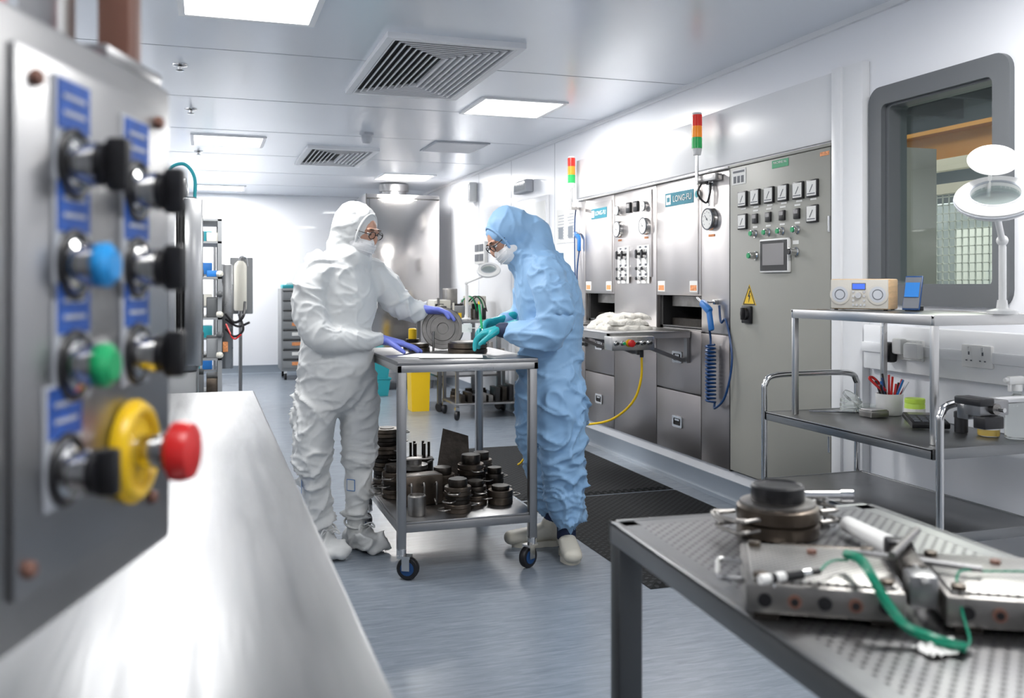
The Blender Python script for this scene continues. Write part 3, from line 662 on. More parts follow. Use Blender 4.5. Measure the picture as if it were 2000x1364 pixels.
for k in range(12):
    a=k*2.4; m_=[RED,BLACK,BLUE,RED,BLACK,CHROME,NAVY][k%7]; r0=.02
    b.cyl((c[0]+r0*math.cos(a),c[1]+r0*math.sin(a),z+.04),(c[0]+(.035+.02*(k%3))*math.cos(a),c[1]+(.035+.02*(k%3))*math.sin(a),z+.13+.012*(k%4)),.0048,m_,n=8)
b.tube([(c[0]-.02,c[1]+.02,z+.1),(c[0]-.06,c[1]+.05,z+.15),(c[0]-.03,c[1]+.06,z+.15),(c[0]-.01,c[1]+.01,z+.10)],.006,RED)
b.build()
b=Bd("petri_dishes")
for i,(x,y,q) in enumerate(((2.70,3.42,0),(2.70,3.42,.018),(2.71,3.43,.036),(2.74,3.36,0),(2.745,3.365,.018))): b.lathe([(.045,0),(.046,.002),(.046,.015),(.043,.015),(.043,.003)],(x,y,z+q),(0,0,1),CLEAR,24)
b.lathe([(.045,0),(.045,.012)],(2.69,3.40,z+.056),(.3,-.5,.8),CLEAR,24); b.build()
b=Bd("small_steel_tin"); b.bb(2.63,2.72,3.20,3.28,z,z+.028,IRON3,b=.004); b.bb(2.635,2.715,3.205,3.275,z+.028,z+.032,STEEL,b=.002); b.build()
b=Bd("lime_jar"); c=(2.78,3.12,z); b.lathe([(.036,0),(.040,.004),(.040,.062),(.037,.068)],c,(0,0,1),LIME,24); b.lathe([(.0415,.016),(.0415,.046)],c,(0,0,1),PAPER,24); b.lathe([(.040,.068),(.040,.084),(.037,.087)],c,(0,0,1),LIME,24); b.build()
b=Bd("tweezers"); b.tube([(2.50,3.44,z+.004),(2.58,3.38,z+.006),(2.66,3.34,z+.004)],.004,CHROME); b.tube([(2.50,3.44,z+.004),(2.58,3.395,z+.008),(2.66,3.36,z+.004)],.003,CHROME); b.build()
b=Bd("desk_calculator"); R=Matrix.Rotation(.12,3,'X'); b.box((0,0,.022),(.14,.17,.022),BLACK,rot=R,b=.005); b.box((0,.055,.040),(.11,.035,.003),SCREENG,rot=R)
for i in range(4):
    for j in range(4): b.box((-.045+i*.03,-.06+j*.026,.034-.003*(3-j)*.9),(.02,.016,.006),INK,rot=R)
b.build(loc=(2.69,2.96,z),rz=-.5)
b=Bd("screw_top_jar"); c=(2.74,2.70,z); b.lathe([(.036,0),(.038,.004),(.038,.075),(.034,.082)],c,(0,0,1),CLEAR,24); b.lathe([(.034,.002),(.034,.03)],c,(0,0,1),YEL,24); b.lathe([(.038,.082),(.038,.10),(.035,.103)],c,(0,0,1),WHITEP,24); b.lathe([(.0385,.025),(.0385,.06)],c,(0,0,1),PAPER,24); b.build()
b=Bd("black_pot"); b.lathe([(.024,0),(.024,.055),(.026,.055),(.026,.075),(.022,.078)],(2.71,2.80,z),(0,0,1),BLACK,24); b.build()
b=Bd("spray_bottle"); c=(2.79,2.62,z); b.lathe([(.038,0),(.042,.005),(.042,.11),(.03,.145),(.014,.16),(.014,.175)],c,(0,0,1),CLEAR,24); b.lathe([(.017,.172),(.017,.195)],c,(0,0,1),WHITEP,20); b.box((c[0]-.01,c[1],z+.21),(.07,.022,.03),WHITEP,b=.006); b.box((c[0]-.035,c[1],z+.19),(.008,.014,.04),WHITEP,b=.003); b.cyl((c[0]-.045,c[1],z+.212),(c[0]-.058,c[1],z+.212),.008,WHITEP); b.build()
b=Bd("vice_clamp"); b.bb(2.38,2.50,2.38,2.45,.87,.92,STEELD,b=.004); b.bb(2.36,2.42,2.36,2.47,.905,.93,BLACK,b=.004); b.bb(2.38,2.46,2.36,2.41,.83,.87,BLACK,b=.004)
b.lathe([(.018,0),(.018,.02)],(2.43,2.38,.895),(0,-1,0),IRON3); b.lathe([(.007,.02),(.007,.05)],(2.43,2.38,.895),(0,-1,0),CHROME); b.bb(2.40,2.48,2.45,2.50,.85,.90,STEELD,b=.004); b.build()
LENS=glassmat("lens_glass",(.9,.95,.95),.25)
def maglamp(hc,pole,zb,hr,tilt,lid=True,name="magnifier_lamp"):
    b=Bd(name); hc=V(hc); ax=V(tilt).normalized()
    b.lathe([(.05,0),(.05,.012),(.02,.02),(.016,.05)],(pole[0],pole[1],zb),(0,0,1),WHITEP)
    top=V((pole[0],pole[1],hc.z-.13)); b.cyl((pole[0],pole[1],zb+.03),top,.012,WHITEP); b.cyl((pole[0]+.02,pole[1]+.01,zb+.03),top+V((.02,.01,-.02)),.007,WHITEP)
    b.ell(top,.02,WHITEP); neck=hc+V((0.03,.03,-.03)); b.cyl(top,neck,.011,WHITEP); b.ell(neck,.018,WHITEP)
    b.lathe([(hr*.62,-.018),(hr*.9,-.02),(hr,-.008),(hr,.010),(hr*.92,.02),(hr*.66,.02),(hr*.62,.01),(hr*.62,-.018)],hc,ax,WHITEP,40)
    b.lathe([(hr*.62,-.004),(hr*.62,.004)],hc,ax,LENS,32)
    b.torus(hc+ax*.020,ax,hr*.64,.004,SEAM); b.torus(hc,ax,hr*1.0,.004,SEAM)
    if lid:
        a=hc+V((.02,.03,.13)); b.lathe([(hr*.62,0),(hr*.64,.004),(hr*.60,.010),(.01,.013)],a,V((-.45,-.55,.7)),WHITEP,36)
        b.cyl(hc+V((.02,.05,.01)),a+V((.01,.02,-.03)),.006,WHITEP)
    b.build()
maglamp((2.50,2.435,1.585),(2.70,2.60),1.193,.125,(-.42,-.40,.80))
maglamp((2.74,9.05,1.44),(2.55,9.22),.935,.12,(-.2,-.55,.8),False)

# ------------------------------------------------------------------ foreground table
TZ2=.88; rt=math.radians(-3.5); W2,L2=.53,1.35
b=Bd("perforated_steel_table")
b.box((W2/2,-L2/2,-.0015),(W2-.08,L2-.08,.003),PERF)
for a in ((0,W2,-.042,0),(0,W2,-L2,-L2+.042),(0,.042,-L2,0),(W2-.042,W2,-L2,0)): b.bb(a[0],a[1],a[2],a[3],-.0045,.0002,TABLE)
for a in ((0,W2,-.014,0),(0,W2,-L2,-L2+.014),(0,.014,-L2,0),(W2-.014,W2,-L2,0)): b.bb(a[0],a[1],a[2],a[3],-.036,.0010,TABLE,b=.002)
for x in (.024,W2-.024):
    for y in (-.024,-L2+.024): b.box((x,y,-.03-(TZ2-.03)/2),(.044,.044,TZ2-.03),TLEG,b=.004)
b.bb(.03,W2-.03,-.04,-.01,-.62,-.58,TLEG); b.bb(.03,W2-.03,-L2+.01,-L2+.04,-.62,-.58,TLEG)
b.build(loc=(.68,1.512,TZ2),rz=rt)
b=Bd("hinged_mould_fixture")
def fixplate(ox,top):
    b.box((ox,0,.024),(.19,.19,.036),IRON3,b=.003); b.box((ox,0,.043),(.175,.165,.006),top,b=.002)
    for k in range(5):
        x=ox-.072+k*.036; b.cyl((x,-.0955,.024),(x,-.0985,.024),.0085,BROWN if k%2 else BLACK,n=14); b.cyl((x,-.0985,.024),(x,-.0995,.024),.005,BLACK,n=10)
        b.cyl((x,.0955,.024),(x,.0985,.024),.0085,BLACK,n=14)
    for sx in (-1,1):
        for sy in (-1,1): b.lathe([(.009,0),(.009,.005),(.004,.006)],(ox+sx*.076,sy*.072,.046),(0,0,1),IRON2,12)
    b.lathe([(.007,0),(.007,.004)],(ox,.05,.046),(0,0,1),BROWN,12)
    for sx in (-.07,.07): b.box((ox+sx,0,.003),(.03,.19,.006),IRON)
fixplate(0,PERF2); fixplate(.235,PERF2)
b.box((.118,.02,.045),(.03,.10,.03),IRON,b=.004); b.box((.118,-.06,.04),(.035,.04,.04),STEELD,b=.004); b.cyl((.09,-.03,.07),(.15,.11,.07),.005,IRON3)
b.box((.118,.075,.05),(.035,.03,.030),BLACK,b=.004); b.cyl((.05,.03,.056),(.2,-.02,.056),.004,STEELD); b.cyl((.118,-.10,.055),(.118,.10,.055),.005,STEELD)
b.tube([(-.095,.04,.03),(-.125,.04,.032),(-.128,.0,.032),(-.125,-.04,.032),(-.095,-.04,.03)],.0038,STEELD)
b.box((.02,.098,.028),(.12,.012,.03),IRON2,b=.002)
b.build(loc=(.775,1.052,TZ2+.001),rz=math.radians(-30))
b=Bd("mould_with_handles"); x,y,z=.915,1.345,TZ2+.001
b.lathe([(.066,0),(.068,.003),(.068,.020),(.063,.023),(.068,.026),(.068,.046),(.062,.05)],(x,y,z),(0,0,1),IRON2,40); b.lathe([(.062,.05),(.062,.054),(.045,.056)],(x,y,z),(0,0,1),IRON3,40)
b.lathe([(.042,.055),(.044,.058),(.044,.080),(.040,.083),(.037,.080),(.01,.080)],(x,y,z),(0,0,1),BLACK,36)
for s_,a in ((-1,.1),(1,.1),(-1,-.25)):
    for zz in (.018,.036) if a>0 else (.030,):
        c,sn=math.cos(a)*s_,math.sin(a)*s_; px,py=-sn,c; R1,R2,w=.064,.100,.032
        b.tube([(x+c*R1+px*w,y+sn*R1+py*w,z+zz),(x+c*R2+px*w,y+sn*R2+py*w,z+zz),(x+c*(R2+.008),y+sn*(R2+.008),z+zz),(x+c*R2-px*w,y+sn*R2-py*w,z+zz),(x+c*R1-px*w,y+sn*R1-py*w,z+zz)],.0036,IRON3,n=8,k=5)
b.build()
b=Bd("white_handled_scraper"); b.cyl((1.02,1.30,TZ2+.018),(.985,1.14,TZ2+.022),.0135,WHITEP,r2=.016,n=20); b.cyl((1.02,1.30,TZ2+.018),(1.03,1.345,TZ2+.017),.007,CHROME); b.lathe([(.016,0),(.017,.02),(.014,.026)],(.985,1.14,TZ2+.022),(-.2,-.98,.03),BLACK,20)
b.cyl((.99,1.385,TZ2+.050),(1.06,1.362,TZ2+.050),.008,CHROME); b.cyl((1.055,1.364,TZ2+.05),(1.075,1.357,TZ2+.05),.010,CHROME); b.cyl((1.03,1.372,TZ2+.05),(1.03,1.372,TZ2+.002),.005,CHROME); b.lathe([(.02,0),(.02,.006)],(1.03,1.372,TZ2+.001),(0,0,1),CHROME)
b.build()
b=Bd("temperature_probe"); z=TZ2+.058; p=V((.645,.985,z)); q=V((.73,.990,z)); dd=(q-p).normalized()
segs=[(0,.014,WHITEP,.006),(.014,.022,BLACK,.0065),(.022,.036,WHITEP,.006),(.036,.062,BLACK,.007),(.062,.075,CHROME,.005),(.075,.09,BLACK,.004)]
for a,c_,m_,r in segs: b.cyl(p+dd*a,p+dd*c_,r,m_)
b.cyl(p+dd*.02,V((p.x+.02,p.y,TZ2+.047)),.003,CHROME)
b.tube([p+dd*.09,(.755,1.0,z+.006),(.778,1.012,z+.004),(.794,1.012,z+.002)],.0018,COILG)
path=catmull([(.794,1.014,TZ2+.068),(.785,.975,TZ2+.072),(.772,.935,TZ2+.06),(.775,.895,TZ2+.025),(.795,.865,TZ2+.012),(.815,.835,TZ2+.010)],12)
b.tube(path,.0048,COILG,n=10,k=1)
pts=[];N=len(path)
for i in range((N-1)*10):
    f=i/10; k=int(f); P=path[k].lerp(path[k+1],f-k); t=(path[k+1]-path[k]).normalized(); a_=t.cross(V((0,0,1))).normalized(); c_=t.cross(a_); w=i*1.25
    pts.append(P+(a_*math.cos(w)+c_*math.sin(w))*.0050)
b.tube(pts,.0016,COILG,n=5,k=1)
b.tube([(.815,.835,TZ2+.010),(.835,.85,TZ2+.012),(.862,.89,TZ2+.03),(.90,.935,TZ2+.056),(.95,.94,TZ2+.052),(1.02,.90,TZ2+.055),(1.10,.85,TZ2+.05)],.0016,COILG)
b.build()
b=Bd("crumpled_tissue")
vs=[];fs=[];N=10
for i in range(N+1):
    for j in range(N+1): vs.append((.80+.045*(i/N-.5)*1.3,.855+.035*(j/N-.5),TZ2+.003+.012*abs(noise.noise(V((i*.5,j*.5,3))))))
for i in range(N):
    for j in range(N): q=i*(N+1)+j; fs.append((q,q+N+1,q+N+2,q+1))
b.add(vs,fs,PAPER); b.build(sharp=60)

# ------------------------------------------------------------------ foreground bench and control panel
b=Bd("stainless_bench")
b.bb(-1.35,.176,-.6,3.62,.875,.90,BENCH,b=.006); b.bb(-1.3,.14,-.55,3.55,.10,.875,STEELD,b=.004)
for k in range(6): b.bb(.139,.146,-.5+k*.68,.14+k*.68,.14,.85,STEEL,b=.003); b.cyl((.165,.0+k*.68,.7),(.165,.0+k*.68,.82),.006,CHROME)
for x in (-1.2,.05):
    for y in (-.4,3.4): b.cyl((x,y,0),(x,y,.10),.03,STEELD)
b.build()
b=Bd("push_button_control_panel")
PZ0,PZ1=1.055,1.487
b.box((.62,.085,(PZ0+PZ1)/2),(.56,.17,PZ1-PZ0),PANELS,b=.006)
b.box((.74,-.002,(1.09+1.46)/2),(.262,.004,.37),PANELS,b=.0015)
for x,z in ((.853,1.448),(.624,1.108),(.634,1.441),(.838,1.108)): b.lathe([(.006,0),(.006,.004),(.004,.006)],(x,-.004,z),(0,-1,0),BROWN,14)
def base(x,z,L=.02):
    b.lathe([(.019,0),(.019,.004),(.0145,.006),(.014,L-.006),(.0165,L-.005),(.0165,L)],(x,-.007,z),(0,-1,0),CHROME,24)
def swplate(x,z):
    b.box((x,-.0055,z+.006),(.056,.0025,.088),SEAM,b=.0008)
    b.box((x,-.0072,z+.030),(.050,.0012,.036),BLUEL)
    for q in (0,1): b.box((x,-.0080,z+.036-.012*q),(.034,.0006,.003),SEAM)
    b.torus((x,-.008,z-.012),(0,1,0),.024,.003,BLACK)
cols=(.685,.80)
for r,z in enumerate((1.400,1.326,1.252)):
    for c,x in enumerate(cols):
        zz=z-(.008 if (c==1 and r==0) else 0)
        swplate(x,zz); base(x,zz-.012)
        if c==0 and r>0: b.lathe([(.0145,.014),(.0165,.018),(.0165,.026),(.011,.031)],(x,-.007,zz-.012),(0,-1,0),BBLUE if r==1 else GRN,24)
        else:
            b.lathe([(.014,.018),(.016,.020),(.016,.026)],(x,-.007,zz-.012),(0,-1,0),BLACK,24); b.box((x,-.040,zz-.012),(.012,.018,.040),BLACK,b=.004)
x,z=.672,1.178
swplate(x,z); base(x,z-.014); b.lathe([(.015,.016),(.016,.020),(.016,.026)],(x,-.007,z-.014),(0,-1,0),BLACK,24); b.box((x,-.038,z-.014),(.012,.016,.034),BLACK,b=.003)
x,z=.79,1.158
b.lathe([(.043,0),(.044,.002),(.044,.006),(.030,.008)],(x,-.005,z),(0,-1,0),YEL,36); b.torus((x,-.012,z),(0,1,0),.036,.006,YEL); base(x,z,.03)
b.lathe([(.011,.02),(.011,.030),(.018,.034),(.025,.038),(.026,.046),(.023,.054),(.010,.058)],(x,-.005,z),(0,-1,0),RED,32)
b.lathe([(.02,0),(.02,.02),(.016,.024),(.016,.06),(.008,.066)],(.62,.03,PZ1),(0,0,1),RED); b.box((.56,.03,PZ1+.02),(.06,.03,.04),BLACK,b=.004)
b.box((.865,.035,(PZ1+CH)/2),(.030,.030,CH-PZ1),BROWN,b=.003); b.box((.80,.07,(PZ1+CH)/2),(.035,.035,CH-PZ1),STEEL,b=.003); b.box((.83,.05,PZ1+.006),(.12,.09,.014),STEELD,b=.003)
b.box((.83,.05,CH-.008),(.16,.12,.014),STEELD)
b.build(loc=(-.3133,.1035,0),rz=math.atan2(.9495,.3137))

# ------------------------------------------------------------------ left side equipment
b=Bd("autoclave_oven")
b.bb(-1.3,-.03,5.6,7.0,.80,1.80,OVEN,b=.03); b.bb(-1.28,-.10,5.54,5.60,.84,1.76,OVEN,b=.02); b.bb(-1.25,-.04,5.65,6.9,.0,.80,OVEN,b=.01)
b.bb(-.55,-.145,5.47,5.54,.86,1.74,OVENB,b=.02); b.bb(-.115,-.012,5.50,5.60,.84,1.78,OVENB,b=.008); b.bb(-.130,-.120,5.46,5.56,.84,1.76,DARK)
b.cyl((-.20,5.44,1.0),(-.20,5.44,1.5),.010,STEELD); b.box((-.20,5.455,1.03),(.03,.04,.03),STEELD); b.box((-.20,5.455,1.47),(.03,.04,.03),STEELD); b.bb(-.028,-.01,5.7,5.74,.9,1.7,OVEN)
b.bb(-.7,-.10,5.7,6.6,1.80,1.92,OVEN,b=.01); b.tube([(-.2,6.0,1.92),(-.2,6.0,2.0),(-.12,6.0,2.03),(-.06,6.0,1.95),(-.06,6.0,1.79)],.010,TEALB)
b.build()
b=Bd("equipment_rack")
for x in (-.45,.14):
    for y in (9.6,10.6): b.box((x,y,.99),(.04,.04,1.9),RACKM)
for z in (.16,.55,.95,1.35,1.70,1.92):
    b.bb(-.47,.16,9.58,10.62,z,z+.02,RACKM)
for z,m_,h in ((.57,RACKM,.3),(.97,RACKD,.3),(1.37,BLUE,.1),(.18,IRON2,.3),(1.72,CREAM,.14)):
    for k in range(4): b.bb(-.42+k*.145,-.30+k*.145,9.62,10.3,z,z+h*(1-.12*k),m_ if k%2 else RACKD,b=.01)
for k in range(5): b.lathe([(.03,0),(.034,.03),(.02,.05)],(.12,9.6,.6+.2*k),(0.9,-.5,0),RACKD if k%2 else CREAM,12)
b.bb(.16,.27,9.75,10.2,.45,1.50,OVEN,b=.01); b.bb(.17,.22,9.72,9.8,.62,.72,ORLBL,b=.005)
b.tube([(.20,9.7,1.0),(.28,9.6,.92),(.36,9.55,.98),(.38,9.65,1.12)],.014,BLACK); b.tube([(.20,9.7,.85),(.28,9.6,.78),(.36,9.55,.85),(.32,9.6,1.0)],.012,BLACK); b.tube([(.20,9.7,.9),(.27,9.6,.76),(.34,9.55,.80)],.008,RED); b.tube([(.20,9.7,.95),(.31,9.6,.88),(.42,9.55,.92)],.012,BLACK)
for x in (-.45,.14):
    for y in (9.6,10.6): b.cyl((x,y,0),(x,y,.05),.03,BLACK)
b.build()
b=Bd("filter_column"); b.lathe([(.06,0),(.07,.02),(.07,.50),(.06,.53),(.03,.56)],(.38,10.9,1.0),(0,0,1),CREAM); b.cyl((.38,10.9,0),(.38,10.9,1.0),.02,STEELD); b.lathe([(.16,0),(.16,.015)],(.38,10.9,.0),(0,0,1),STEELD)
b.bb(.27,.52,10.98,11.02,.96,1.60,RACKM,b=.01); b.tube([(.38,10.9,1.54),(.38,10.9,1.60),(.44,10.95,1.60),(.46,10.98,1.5)],.012,CHROME); b.build()
b=Bd("wire_shelving")
for x in (-.35,.12):
    for y in (12.3,13.0): b.cyl((x,y,0),(x,y,1.9),.014,STEELD)
for z in (.2,.6,1.0,1.4,1.8):
    b.bb(-.37,.14,12.28,13.02,z,z+.02,RACKM)
    for k in range(3): b.bb(-.33+k*.15,-.21+k*.15,12.35,12.6,z+.02,z+.17,(BLUE,CREAM,TEALB)[(k+int(z*5))%3],b=.01)
b.build()
b=Bd("drawer_cabinet"); x0,x1=.98,1.62
b.bb(x0,x1,12.9,13.5,.12,1.24,RACKM,b=.006)
for k in range(8):
    z=.16+k*.133; b.bb(x0+.02,x1-.02,12.885,12.905,z,z+.12,RACKM,b=.003); b.bb(x0+.14,x0+.30,12.878,12.886,z+.04,z+.085,PAPER if k%2 else ORLBL); b.bb(x0+.02,x1-.02,12.872,12.89,z+.108,z+.12,DARK)
for x in (x0+.06,x1-.06):
    for y in (12.96,13.44): b.lathe([(.045,-.015),(.045,.015)],(x,y,.045),(1,0,0),BLACK); b.box((x,y,.10),(.04,.04,.04),CHROME)
b.bb(1.0,1.35,12.95,13.3,1.24,1.29,TEALB,b=.01); b.bb(1.05,1.3,13.0,13.25,1.29,1.33,PAPER,b=.005); b.build()
b=Bd("stainless_cleanroom_oven"); b.bb(1.86,2.78,11.3,12.6,.1,2.40,STEELW,b=.012); b.bb(1.90,2.74,11.27,11.3,.2,2.34,STEELW,b=.01); b.cyl((1.98,11.24,1.0),(1.98,11.24,1.4),.014,CHROME)
b.box((1.98,11.26,1.02),(.03,.04,.03),CHROME); b.box((1.98,11.26,1.38),(.03,.04,.03),CHROME)
b.bb(1.855,1.863,11.265,11.275,.1,2.4,DARK); b.bb(1.86,2.78,11.285,11.29,2.345,2.355,DARK)
b.lathe([(.16,0),(.16,.09),(.19,.09),(.19,.18)],(2.32,11.9,2.40),(0,0,1),STEELD,32)
for x in (1.95,2.69):
    for y in (11.4,12.5): b.cyl((x,y,0),(x,y,.1),.03,STEELD)
b.build()
b=Bd("assembly_bench"); b.bb(2.22,2.93,9.15,10.2,.90,.93,STEELD,b=.004); b.bb(2.24,2.91,9.17,10.18,.35,.37,STEELD)
for x in (2.26,2.89):
    for y in (9.19,10.16): b.box((x,y,.49),(.04,.04,.82),STEELD); b.lathe([(.045,-.015),(.05,0),(.045,.015)],(x,y,.05),(.8,.5,0),BLACK)
b.build()
b=Bd("bench_test_instruments"); z=.931; R=random.Random(7)
b.bb(2.28,2.46,9.5,9.8,z,z+.20,CREAM,b=.01); b.bb(2.48,2.64,9.42,9.6,z,z+.14,RACKM,b=.01); b.bb(2.70,2.88,9.6,9.9,z,z+.24,CREAM,b=.01); b.bb(2.48,2.60,9.75,9.95,z,z+.32,IRON3,b=.01)
b.bb(2.28,2.38,9.35,9.46,z,z+.14,BLACK,b=.01); b.bb(2.72,2.82,9.4,9.5,z,z+.12,BLACK,b=.01)
for k in range(20):
    x=R.uniform(2.27,2.86);y=R.uniform(9.36,9.6);h=R.uniform(.05,.24);b.cyl((x,y,z),(x,y,z+h),R.uniform(.01,.03),R.choice([IRON3,BLACK,CHROME,IRON2,CREAM,IRON,YEL]),n=12)
for k in range(5):
    x=R.uniform(2.3,2.7);b.tube([(x,9.5,z+.18),(x+.05,9.42,z+.24),(x+.1,9.38,z+.2),(x+.15,9.42,z+.08)],.006,R.choice([BLACK,IRON,BLACK,GRN]))
for k in range(3): b.bb(2.29+k*.2,2.38+k*.2,9.49,9.5,z+.10,z+.16,DARK)
b.build()
b=Bd("low_parts_trolley"); b.bb(2.26,2.92,8.55,9.08,.14,.16,STEELD,b=.003); b.bb(2.26,2.92,8.55,9.08,.46,.48,STEELD,b=.003)
for x in (2.28,2.90):
    for y in (8.57,9.06): b.box((x,y,.30),(.03,.03,.38),STEELD); b.lathe([(.045,-.015),(.05,0),(.045,.015)],(x,y,.05),(.8,-.5,0),BLACK); b.box((x,y,.105),(.04,.04,.03),CHROME)
for k in range(8):
    x=2.33+.07*k;b.bb(x,x+.045,8.62,8.82,.16,.16+R.uniform(.06,.2),R.choice([IRON,IRON3,BLACK]),b=.004)
for k in range(4): mould(b,2.36+.14*k,8.95,.16,.05,.1,handles=False)
for k in range(4): mould(b,2.36+.15*k,8.75,.481,.05,.09,handles=False)
for k in range(5):
    x=2.34+.12*k;b.bb(x,x+.04,8.9,9.02,.48,.48+R.uniform(.1,.28),R.choice([IRON,IRON3,BLACK]),b=.004)
b.build()
b=Bd("yellow_waste_bin"); b.prism([(-.09,0),(.09,0),(.10,.40),(-.10,.40)],(2.09,9.3,.0),(1,0,0),(0,0,1),-.2,YEL); b.bb(1.98,2.20,9.29,9.52,.40,.43,YEL,b=.01); b.build()
b=Bd("storage_crates")
for k in range(2): b.prism([(-.24,0),(.24,0),(.27,.2),(-.27,.2)],(1.78,11.2-.5,.001+k*.21),(1,0,0),(0,0,1),-.38,TEALB); b.bb(1.50,2.06,10.69,11.10,.19+k*.21,.21+k*.21,TEALB,b=.006)
b.build()

# ------------------------------------------------------------------ PEOPLE
def remesh(b,vox,mt,smooth=3,disp=None,parent=None,name="coverall"):
    ob=b.build(sharp=180); md=ob.modifiers.new("r",'REMESH'); md.mode='VOXEL'; md.voxel_size=vox; md.use_smooth_shade=True
    dg=bpy.context.evaluated_depsgraph_get(); me=bpy.data.meshes.new_from_object(ob.evaluated_get(dg))
    bpy.data.objects.remove(ob)
    bm=bmesh.new(); bm.from_mesh(me)
    for _ in range(smooth): bmesh.ops.smooth_vert(bm,verts=bm.verts[:],factor=.5,use_axis_x=True,use_axis_y=True,use_axis_z=True)
    bm.normal_update()
    if disp:
        nv=[v.co+v.normal*disp(v.co,v.normal) for v in bm.verts]
        for v,c in zip(bm.verts,nv): v.co=c
        bmesh.ops.smooth_vert(bm,verts=bm.verts[:],factor=.2,use_axis_x=True,use_axis_y=True,use_axis_z=True)
    bm.to_mesh(me); bm.free()
    me.materials.clear(); me.materials.append(mt)
    me.polygons.foreach_set("material_index",[0]*len(me.polygons)); me.polygons.foreach_set("use_smooth",[True]*len(me.polygons)); me.update()
    o2=bpy.data.objects.new(name,me); bpy.context.collection.objects.link(o2)
    if parent: o2.parent=parent
    return o2
def ridge(q): return 1-2*abs(noise.noise(q))
def bellz(z,c,w): return math.exp(-((z-c)/w)**2)
def folds(seed,amp,bands):
    """crisp fabric ridges plus compression folds in the bands (z centre, half width, strength) where the cloth bunches"""
    def f(p,n):
        w=V((noise.noise(p*3+V((seed,0,0))),noise.noise(p*3+V((0,seed,3))),noise.noise(p*3+V((5,2,seed)))))
        q=V((p.x*3.0+seed,p.y*3.0,p.z*6))+w*1.8
        q2=V((p.x*4+p.z*6,p.y*5-seed,p.z*6-p.x*6))+w*1.6
        q3=V((p.x*9,p.y*9+seed,p.z*17))+w*2.4
        r1=max(0,ridge(q))**6; r2=max(0,ridge(q2))**6; r3=max(0,ridge(q3))**4
        leg=1.3 if p.z<.82 else 1.
        head=.28 if p.z>1.46 else 1.
        mask=.4+.8*max(0,min(1,noise.noise(p*2.2+V((seed,1,1)))*1.6+.5))
        d=head*mask*(leg*(.015*r1+.014*r2)+.006*r3)
        for c,h,s in bands:
            g=bellz(p.z,c,h)
            if g>.03: d+=g*s*(max(0,math.sin((p.z+.35*noise.noise(V((p.x*6,p.y*6,seed+p.z*2)))*.2)*2*math.pi/.048+w.x*2.5))**2)
        return amp*d-.007
    return f
def hand(parent,name,w,d,nrm,curls,thumb,mt,sc=1.,thcurl=.3,spread=.1):
    """w wrist, d pointing direction, nrm the way the palm faces, thumb +1/-1 side"""
    b=Bd(name); w=V(w); d=V(d).normalized(); nrm=V(nrm); nrm=(nrm-d*nrm.dot(d)).normalized(); s_=d.cross(nrm)*thumb
    b.limb([(w-d*.05*sc,.030*sc,.026*sc),(w,.029*sc,.022*sc),(w+d*.035*sc,.038*sc,.019*sc),(w+d*.085*sc,.043*sc,.015*sc)],mt,ref=nrm,n=18)
    for i in range(4):
        off=(.033-.022*i)*sc; L=(.073,.082,.076,.060)[i]*sc
        p=w+d*((.083,.090,.086,.076)[i]*sc)+s_*off; dd=(d+s_*(.5-i/3)*2*spread).normalized(); c=curls[i]
        pts=[(p-dd*.02*sc,.0110*sc,.0110*sc),(p,.0110*sc,.0110*sc)]
        for k,fr in enumerate((.45,.30,.25)):
            a=c*(.55,.9,.7)[k]; dd=(dd*math.cos(a)+nrm*math.sin(a)).normalized()
            p=p+dd*L*fr; pts.append((p,(.0106,.0098,.0084)[k]*sc,(.0100,.0093,.0078)[k]*sc))
        b.limb(pts,mt,ref=s_,n=12,k=4)
    p=w+d*.02*sc+s_*.024*sc; dd=(d*.62+s_*.72+nrm*.25).normalized(); pts=[(p,.015*sc,.015*sc)]
    for k,L in enumerate((.038,.032,.026)):
        p=p+dd*L*sc; pts.append((p,(.0135,.0115,.009)[k]*sc,(.013,.011,.0085)[k]*sc)); dd=(dd+d*thcurl+nrm*thcurl*.5).normalized()
    b.limb(pts,mt,ref=nrm,n=12,k=4)
    o=remesh(b,.0034,mt,2,parent=parent,name=name)
    return o
